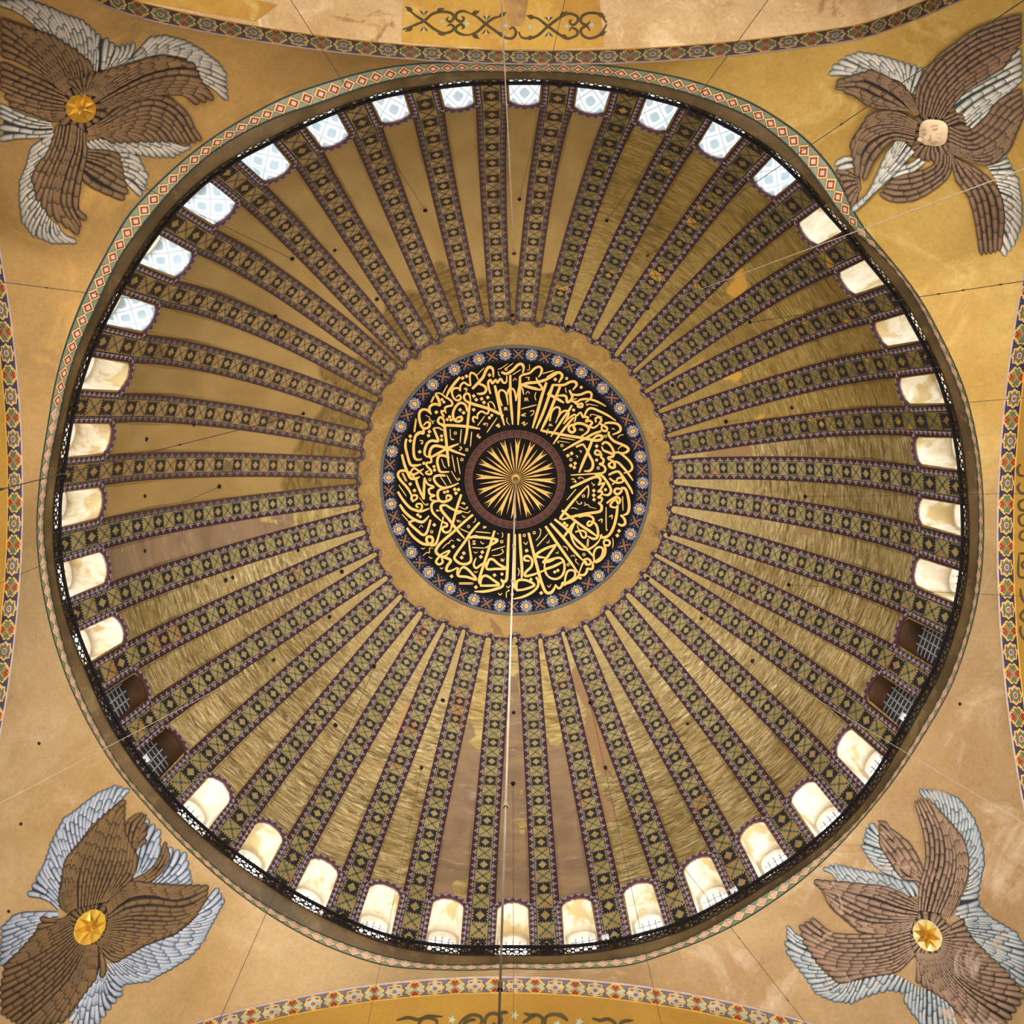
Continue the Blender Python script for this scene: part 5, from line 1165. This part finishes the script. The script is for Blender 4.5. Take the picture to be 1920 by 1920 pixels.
TR = [('g', 0, "1100 700 1150 620 1180 560 1195 520;1060 690 1070 600 1095 530 1105 480;1040 640 1030 560 1010 500 990 455;990 600 930 520 880 450 830 420;930 580 830 510 740 430 660 395;880 560 760 510 650 450 580 420;820 540 700 520 600 480 530 455;760 530 660 530 560 510 480 495;700 550 620 550 530 540 455 550"),
  ('g', 0, "640 1190 590 1190 540 1210 500 1240;650 1240 590 1245 550 1255 520 1260"),
  ('b', 0, "690 1340 630 1310 580 1290 510 1280;700 1400 670 1450 650 1510 630 1570"),
  ('g', 0, "1640 1230 1720 1200 1770 1170 1795 1160;1660 1260 1760 1250 1810 1240 1835 1240;1700 1320 1800 1330 1850 1340 1885 1370;1740 1420 1820 1450 1880 1500 1905 1550;1760 1540 1820 1590 1870 1640 1905 1700;1750 1650 1800 1720 1830 1790 1845 1850;1700 1760 1740 1830 1770 1880 1785 1920"),
  ('b', 1, "1390 1180 1430 1330 1520 1450 1570 1620 1610 1910;1420 1180 1520 1300 1620 1450 1660 1650 1680 1900;1450 1200 1600 1290 1720 1430 1760 1620 1740 1880"),
  ('b', 1, "1380 1160 1360 1300 1250 1400 1100 1480 940 1490 840 1440;1340 1150 1320 1260 1200 1350 1050 1400 880 1390;1280 1130 1270 1220 1180 1280 1060 1310 940 1330"),
  ('g', 1, "1340 750 1480 640 1650 540 1910 370;1370 790 1500 700 1680 600 1920 480;1480 860 1570 780 1700 700 1920 580;1500 930 1580 860 1680 780 1800 680;1560 970 1620 900 1680 840 1740 760"),
  ('b', 2, "1370 940 1500 990 1640 900 1750 760 1920 660;1370 1000 1540 1060 1700 960 1820 820 1930 740;1370 1060 1560 1130 1740 1040 1850 920 1930 840;1370 1120 1520 1190 1660 1215 1780 1130 1840 1030"),
  ('b', 2, "1130 820 1140 650 1260 450 1420 320 1600 200 1920 100;1200 850 1260 650 1400 480 1600 330 1920 220;1260 860 1340 700 1480 560 1680 430 1920 300;1320 870 1400 760 1500 650 1640 560 1800 450"),
  ('b', 3, "1140 820 1080 700 980 620 860 555 740 520;1100 820 1000 710 880 630 740 570 520 605;1060 815 940 770 800 720 680 660 505 645;1020 805 900 795 780 770 700 710 640 660"),
  ('g', 3, "1000 1000 960 1080 920 1140 890 1190;1050 1060 980 1160 880 1280 780 1430;1100 1110 1000 1230 900 1330 720 1500;1110 1120 920 1300 800 1420 640 1570"),
  ('b', 1, "1330 880 1390 850 1440 830 1490 860;1350 930 1420 900 1480 890 1520 940;1360 960 1430 950 1480 950 1530 980"),
  ('b', 1, "1140 1080 1090 1110 1060 1130 1045 1150;1200 1090 1170 1140 1160 1170 1165 1200;1260 1090 1270 1140 1290 1180 1310 1210;1330 1080 1360 1130 1390 1180 1380 1250"),
  ('g', 2, "1150 1180 1080 1230 980 1260 930 1300;1180 1200 1100 1260 1000 1290 940 1320"),
  ('b', 4, "1140 900 1000 830 850 830 740 890;1130 940 950 900 780 920 680 1000 640 1110;1120 990 960 960 800 1010 700 1120 680 1310;1110 1040 960 1020 860 1090 780 1200 730 1340")]
BR = [('g', 0, "1240 300 1200 240 1160 190 1140 155;1290 340 1270 260 1230 200 1200 155;1340 380 1330 290 1300 220 1280 165;1390 430 1390 330 1370 250 1350 185;1430 500 1450 380 1440 280 1410 215;1460 560 1490 440 1490 350 1470 285;1490 620 1530 520 1540 430 1530 365;1500 680 1550 600 1570 530 1580 470;1510 760 1560 690 1590 640 1605 580;1510 840 1560 800 1590 760 1615 690;1490 910 1540 890 1570 870 1595 830;1450 980 1520 970 1560 960 1585 950;1420 1060 1500 1040 1560 1020 1592 1000"),
  ('g', 0, "1130 960 1110 900 1080 870 1060 860;1060 970 1020 920 990 870 960 830;980 930 920 880 890 830 870 800;900 900 830 850 790 800 770 785;800 880 730 840 680 790 650 755;700 880 640 830 600 780 560 735;600 870 550 810 520 760 505 712;540 860 500 800 460 770 415 755"),
  ('g', 0, "1000 830 950 800 890 780 850 760;940 760 870 750 820 730 790 710;910 700 840 690 780 670 740 650;880 640 810 620 750 600 695 585;860 590 800 570 750 550 715 530;840 540 800 510 760 480 740 450;830 500 800 460 780 430 775 410"),
  ('g', 0, "270 1290 210 1260 170 1220 140 1185;290 1350 220 1320 170 1280 140 1250;330 1410 250 1380 180 1340 125 1305;360 1460 280 1430 200 1400 135 1375;400 1510 320 1500 250 1480 200 1470;450 1560 380 1560 310 1560 265 1550;510 1600 450 1620 380 1640 320 1640;560 1620 500 1670 430 1690 350 1690;620 1600 580 1680 530 1730 480 1745;700 1590 670 1670 640 1730 620 1775;800 1570 760 1640 720 1690 700 1735;900 1540 860 1610 810 1670 790 1700;980 1560 950 1610 920 1650 910 1675;1040 1590 1020 1640 1010 1670 1010 1695"),
  ('g', 0, "1060 1610 1050 1680 1040 1740 1050 1775;1110 1640 1100 1720 1090 1800 1100 1860;1180 1660 1180 1780 1170 1880 1180 1960;1280 1700 1290 1800 1300 1900 1310 1980;1360 1740 1390 1840 1410 1930 1430 2000"),
  ('g', 0, "1410 1100 1480 1080 1560 1060 1620 1075;1480 1140 1560 1130 1640 1130 1690 1140;1490 1190 1600 1200 1740 1210 1880 1260;1500 1250 1620 1270 1760 1310 1940 1355;1570 1310 1680 1350 1800 1400 1940 1450;1680 1420 1760 1450 1840 1490 1940 1550;1700 1490 1780 1520 1840 1570 1940 1640"),
  ('b', 1, "1160 860 1060 780 1000 680 950 540 880 395;1170 800 1100 660 1030 560 920 460 830 395;1120 840 1020 820 940 700 880 620 840 530"),
  ('b', 1, "1300 1250 1380 1200 1440 1170 1480 1150;1310 1290 1400 1290 1500 1290 1560 1310;1310 1330 1420 1370 1550 1400 1680 1420;1300 1370 1430 1450 1600 1530 1830 1560;1290 1390 1420 1520 1600 1640 1940 1720;1260 1400 1380 1580 1560 1760 1800 1940;1220 1400 1300 1580 1440 1780 1560 1960;1170 1400 1220 1540 1310 1690 1380 1760;1130 1390 1130 1480 1140 1560 1130 1620"),
  ('b', 2, "1080 1220 900 1260 700 1270 500 1260 400 1200 325 1135;1080 1270 900 1320 700 1340 500 1330 360 1270 240 1185;1080 1320 900 1390 700 1410 540 1400 400 1360 265 1300;1090 1370 940 1460 760 1490 600 1490 480 1470 360 1450;1110 1400 980 1520 820 1550 680 1570 560 1600 500 1580"),
  ('b', 2, "1150 1040 1060 980 900 910 700 890 520 875;1140 1080 1000 1040 820 970 650 930 430 880 350 850;1130 1120 980 1110 800 1070 640 1000 480 930 410 930;1100 1160 940 1180 760 1180 600 1120 500 1050 430 960;1090 1200 960 1240 820 1240 660 1200"),
  ('b', 3, "1150 1080 1160 900 1210 700 1190 480 1115 250;1190 1080 1230 880 1280 680 1260 450 1150 230;1250 1090 1310 900 1360 700 1330 480 1210 230;1320 1100 1400 930 1440 720 1400 500 1290 330;1370 1120 1450 960 1505 780 1490 620 1430 490")]
def star_cover(fig, cx, cy, rx, ry, rot, mats):
    # faceted gold star cap over the face
    ring_ = []; c_, s_ = math.cos(rot), math.sin(rot)
    def q(r, a): x, y = rx * r * math.cos(a), ry * r * math.sin(a); return (cx + x * c_ - y * s_, cy + x * s_ + y * c_)
    N = 16
    outer = [q(1.0, 2 * PI * i / N) for i in range(N)]
    star_ = [q(.92 if i % 2 == 0 else .50, 2 * PI * i / N) for i in range(N)]
    inner = [q(.28 if i % 2 == 0 else .34, 2 * PI * i / N) for i in range(N)]
    X = np.vstack([hit_pend(np.array(outer), .10), hit_pend(np.array(star_), np.array([.13 if i % 2 == 0 else .10 for i in range(N)])), hit_pend(np.array(inner), np.array([.16 if i % 2 == 0 else .24 for i in range(N)])), hit_pend(np.array([(cx, cy)]), .18)])
    F = [(i, (i + 1) % N, N + (i + 1) % N, N + i) for i in range(N)] + [(N + i, N + (i + 1) % N, 2 * N + (i + 1) % N, 2 * N + i) for i in range(N)] + [(2 * N + i, 2 * N + (i + 1) % N, 3 * N) for i in range(N)]
    mk('face_cover', X, F, mats, fig, None, False, [0] * N + [1 + (i % 2) for i in range(N)] + [1] * N)
MT['fcov'] = flat('face_cover_gold', srgb(206, 160, 60), .35, .4)
MT['fcov2'] = flat('face_cover_gold_dark', srgb(180, 130, 40), .35, .4)
MT['fcovr'] = flat('face_cover_rim', srgb(196, 176, 120), .5, .2)
FIGS = (('tl', TL, 0, 0, (598, 803), 'mid-brown winged figure with round gold star face and dull grey feathers near lattice windows', 44, 105),
        ('tr', TR, 1440, 0, (1250, 985), 'winged figure with an uncovered pale face, pinkish brown wings spread on the mustard wall', 44, 105),
        ('bl', BL, 0, 1440, (665, 1200), 'dark brown winged figure with a bright oval gold star face and clear blue-grey feathers', 42, 105),
        ('br', BR, 1440, 1440, (1205, 1262), 'worn winged figure with chipped plaster and an amber oval face below the railing', 42, 105))
for key, data, ox, oy, fc, lab, gap, ln in FIGS:
    base = hit_pend([(ox + fc[0] / 4, oy + fc[1] / 4)])[0]
    fig = empty('winged_figure', base)
    tag(fig, lab, 'winged figure', 'winged figures on the four pendentives')
    total = 0; bag.clear()
    for (c_, lev, txt) in data:
        total += wing_patch(fig, key, c_, P4(txt), ox, oy, lev, gap, ln)
    nr_ = 15; fx_, fy_ = fc
    ex_, ey_, ro_ = {'tl': (29, 27, .3), 'bl': (37, 27, -.95), 'br': (33, 25, .95), 'tr': (27, 25, 0)}[key]
    gd = []
    for i in range(nr_ + 1):
        a_ = 2 * PI * i / nr_
        gd.append([(fx_ + 4 * k_ * (ex_ * math.cos(a_) * math.cos(ro_) - ey_ * math.sin(a_) * math.sin(ro_)), fy_ + 4 * k_ * (ex_ * math.cos(a_) * math.sin(ro_) + ey_ * math.sin(a_) * math.cos(ro_))) for k_ in (.85, 1.15, 1.45, 1.78)])
    wing_patch(fig, key, 'b', gd, ox, oy, 1 if key != 'tr' else 0, 50, 70)
    bag.sort(key=lambda b_: -b_[0])
    inview = [b_ for b_ in bag if -40 < b_[1][:, 0].mean() < 1960 and -40 < b_[1][:, 1].mean() < 1960]
    for b_ in inview[:300]: mk('feather', hit_pend(b_[1], b_[2]), grid_faces(6, 3), b_[4], b_[5], b_[3], True)
    rest = inview[300:]
    if rest:
        X = hit_pend(np.vstack([b_[1] for b_ in rest]), np.concatenate([b_[2] for b_ in rest])); gf = grid_faces(6, 3)
        ms_ = [FM[key]['b'], FM[key]['g']]
        o = mk('small_feathers', X, [tuple(v_ + 18 * i for v_ in f_) for i in range(len(rest)) for f_ in gf], ms_, fig, np.vstack([b_[3] for b_ in rest]), True, [ms_.index(b_[4]) for b_ in rest for f_ in gf])
        o['kind'] = 'stuff'
    x, y = ox + fc[0] / 4, oy + fc[1] / 4
    if key == 'tl': star_cover(fig, x, y, 29, 27, .3, [MT['fcov2'], MT['fcov2'], MT['fcov']])
    if key == 'bl': star_cover(fig, x, y, 37, 27, -.95, [MT['fcov'], MT['fcov2'], MT['fcov']])
    if key == 'br': star_cover(fig, x, y, 33, 25, .95, [MT['fcovr'], MT['fcov2'], MT['fcov2']])
    if key == 'tr':
        # a small round painted face in shallow relief
        skin = flat('face_pale', srgb(206, 178, 140), .7)
        nU, nV = 24, 8; X = []
        for j in range(nV):
            r_ = 1 - j / (nV - 1) * .999
            a = np.linspace(0, 2 * PI, nU, endpoint=False)
            sq = (np.abs(np.cos(a)) ** 3 + np.abs(np.sin(a)) ** 3) ** (-1 / 3)
            px = np.stack([x + 27 * r_ * sq * np.cos(a + .1), y + 25 * r_ * sq * np.sin(a + .1)], -1)
            X.append(hit_pend(px, .09 + .12 * (1 - r_ ** 2)))
        face = mk('face', np.stack(X, 1), grid_faces(nU, nV, True), skin, fig, None, True)
        hf = lambda p: hit_pend(p, .225)
        ink = flat('face_lines', srgb(150, 112, 78), .8); rosy = flat('cheek_rose', srgb(206, 170, 136), .8)
        for w_, c in ((1.6, '1160 960 1180 945 1205 955;'), (1.6, '1240 930 1265 915 1300 915;'), (2.0, '1175 980 1195 985 1205 975;'), (2.0, '1255 945 1280 945 1295 935;'), (1.6, '1235 985 1245 1010 1225 1030 1250 1035;'), (2.4, '1240 1050 1260 1055 1290 1040;')):
            ribbon('face_line', cv(c, 1440, 0, 4)[0], w_, hf, ink, face)
        for (px_, py_) in ((1730.0, 255.0), (1765.0, 248.0)):
            blob('cheek', [(px_ + 5 * math.cos(a_), py_ + 4 * math.sin(a_)) for a_ in np.linspace(0, 2 * PI, 10, endpoint=False)], lambda p: hit_pend(p, .215), rosy, face)

# ------------------------------------------------------------------ cables that hang from the dome
def cable(name, hook_px, low_px, label, mat, rad, knots=(), down=1.0, top=None, rad2=None):
    h = hit_dome([hook_px], .08)[0] if top is None else top
    d = rays([low_px])[0]
    # point on the low ray that lies closest under the hook
    A = d[:2]; Bv = h[:2] - CC[:2]; lam = max(6.0, min(float(A.dot(Bv) / A.dot(A)), 45.0))
    e = CC + d * lam
    if e[2] > h[2] - 2: e = CC + d * ((h[2] - 6 - CC[2]) / d[2])
    tip = h + (e - h) * down
    o = empty(name, h); tag(o, label, 'cable', 'cables hanging from the dome')
    def tube(p, q, r0, nm, m, nseg=6, r1=None):
        r1 = r0 if r1 is None else r1
        ax = (q - p) / np.linalg.norm(q - p); t = np.cross(ax, [1.0, .3, .2]); t /= np.linalg.norm(t); b = np.cross(ax, t)
        a = np.linspace(0, 2 * PI, nseg, endpoint=False)
        ringp = np.outer(np.cos(a), t) + np.outer(np.sin(a), b)
        return mk(nm, np.stack([p + ringp * r0, q + ringp * r1], 1), grid_faces(nseg, 2, True), m, o)
    rad2 = rad * .6 if rad2 is None else rad2
    tube(h, tip, rad, 'wire', mat, 6, rad2)
    ax = (tip - h) / np.linalg.norm(tip - h)
    tube(h - ax * .05, h + ax * .22, .05, 'hook', MT['iron'])
    for kn in knots:
        dk = rays([kn])[0]
        # nearest point of the wire to that line of sight
        n1 = np.cross(dk, ax)
        M3 = np.array([dk, -ax, n1]).T; sol = np.linalg.solve(M3, h - CC)
        p = h + ax * sol[1]
        rk = rad + (rad2 - rad) * sol[1] / np.linalg.norm(tip - h)
        tube(p - ax * rk * 5, p + ax * rk * 5, rk * 2.0, 'clamp', mat, 8)
    return o
CAB = [((964, 474), (940, 2), 'pale rope hanging in front of the topmost window towards the yellow scroll panel', 'rope', .016, ((945, 105), (955, 275))),
  ((974, 372), (1059, 0), 'thin dark wire crossing the right half of the yellow scroll panel', 'steel', .009, ()),
  ((797, 393), (545, 0), 'thin dark wire rising from a dome hole between the windows above and left of centre', 'steel', .009, ((743, 312),)),
  ((1138, 412), (1440, 0), 'thin dark wire from the tarnished mosaic up to the cream arch plaster on the right', 'steel', .009, ((1160, 380),)),
  ((547, 484), (270, 351), 'thin wire crossing the lattice window and ending on the gold star winged figure', 'steel', .010, ((495, 460), (412, 424))),
  ((515, 592), (12, 530), 'wire running left across the lozenge band above the plain ochre pendentive', 'steel', .010, ((87, 539), (245, 558))),
  ((568, 775), (0, 918), 'thick double wire crossing the cornice at the left edge of the picture', 'steel', .017, ((3, 917), (338, 835))),
  ((410, 912), (0, 1094), 'wire crossing the heart moulding at the left, below the thick double wire', 'steel', .009, ()),
  ((512, 1238), (0, 1506), 'wire passing the blocked dark window at the lower left', 'rope', .011, ((109, 1413), (235, 1307))),
  ((702, 1250), (408, 1920), 'dark wire beside the blue-grey feathers of the dark brown winged figure', 'steel', .010, ()),
  ((790, 1440), (690, 1920), 'faint dark wire falling past the golden window left of the pale rope', 'steel', .008, ()),
  ((962, 1470), (963, 1912), 'thin black wire hanging beside the pale knotted rope at the bottom', 'steel', .009, ((962, 1655),)),
  ((1107, 1318), (1240, 1920), 'dark wire crossing the faded heart moulding right of the bottom centre', 'steel', .009, ((1212, 1792),)),
  ((1135, 1440), (1512, 1920), 'wire running down to the worn winged figure from the lower dome', 'steel', .010, ((1425, 1722), (1487, 1867))),
  ((1412, 1240), (1920, 1543), 'pale wire passing the blocked dark window at the lower right', 'rope', .010, ((1708, 1352), (1834, 1468))),
  ((1480, 1097), (1920, 1118), 'thin wire crossing the navy heart moulding at the lower right edge', 'steel', .009, ()),
  ((1511, 931), (1920, 925), 'thin wire lying across the right cornice beside the right-most window', 'steel', .008, ()),
  ((1362, 790), (1920, 746), 'thin wire over the plain mustard wall at the right, nearly horizontal', 'steel', .008, ()),
  ((1407, 603), (1920, 527), 'black wire with clamps crossing the mustard pendentive below the pale face figure', 'steel', .013, ((1876, 533), (1760, 549), (1806, 545))),
  ((1262, 560), (1920, 317), 'grey wire crossing the lowest wing of the pale face figure', 'rope', .012, ((1712, 394),)),
  ((1215, 478), (1920, 0), 'dark wire running across the wings of the pale face figure to the top right corner', 'steel', .011, ((1579, 235), (1655, 184)))]
for hp, lp, lab, m, rd, kn in CAB:
    cable('hanging_cable', hp, lp, lab, MT[m], rd, kn, 1.25)
cable('hanging_rope', (967, 900), (938, 1840), 'thick pale knotted rope hanging from the boss at the crown of the dome', MT['rope'], .034, ((966, 978), (962, 1090), (963, 1024), (948, 1510), (938, 1850)), 1.12, bc + np.array([0, 0, -.30]), .008)
# small flood lamps clamped to the railing
MT['lampwhite'] = flat('lamp_housing_white', srgb(225, 225, 225), .5)
for i, (px, lab) in enumerate((((1708, 1352), 'small white box lamp on the railing by the blocked window at lower right'), ((1376, 1670), 'small white box lamp on the railing between two golden windows at lower right'), ((270, 1426), 'small white box lamp on the railing below the blocked window at lower left'), ((1136, 1762), 'small white box lamp on the railing right of the bottom centre window'))):
    p0 = at_z([px], ZL + .05 + RH)[0]; th = math.atan2(p0[1], p0[0])
    p = rail_pt(np.array([th]), RH * 1.0, 0.0)[0]
    er = np.array([math.cos(th), math.sin(th), 0]); et = np.array([-math.sin(th), math.cos(th), 0]); ez = np.array([0, 0, 1.0])
    lo = empty('flood_lamp', p); tag(lo, lab, 'lamp', 'small lamps on the railing')
    def bx(c, a, b, h): return np.array([c + er * a * i_ + et * b * j_ + ez * h * k_ for i_ in (-1, 1) for j_ in (-1, 1) for k_ in (-1, 1)])
    FB = [(0, 1, 3, 2), (4, 6, 7, 5), (0, 4, 5, 1), (2, 3, 7, 6), (0, 2, 6, 4), (1, 5, 7, 3)]
    mk('housing', bx(p + ez * .16, .06, .12, .09), FB, MT['lampwhite'], lo)
    mk('front_glass', bx(p + ez * .16 - er * .065, .008, .09, .065), FB, MT['glass'], lo)
    mk('bracket', bx(p + ez * .03, .015, .02, .08), FB, MT['iron'], lo)
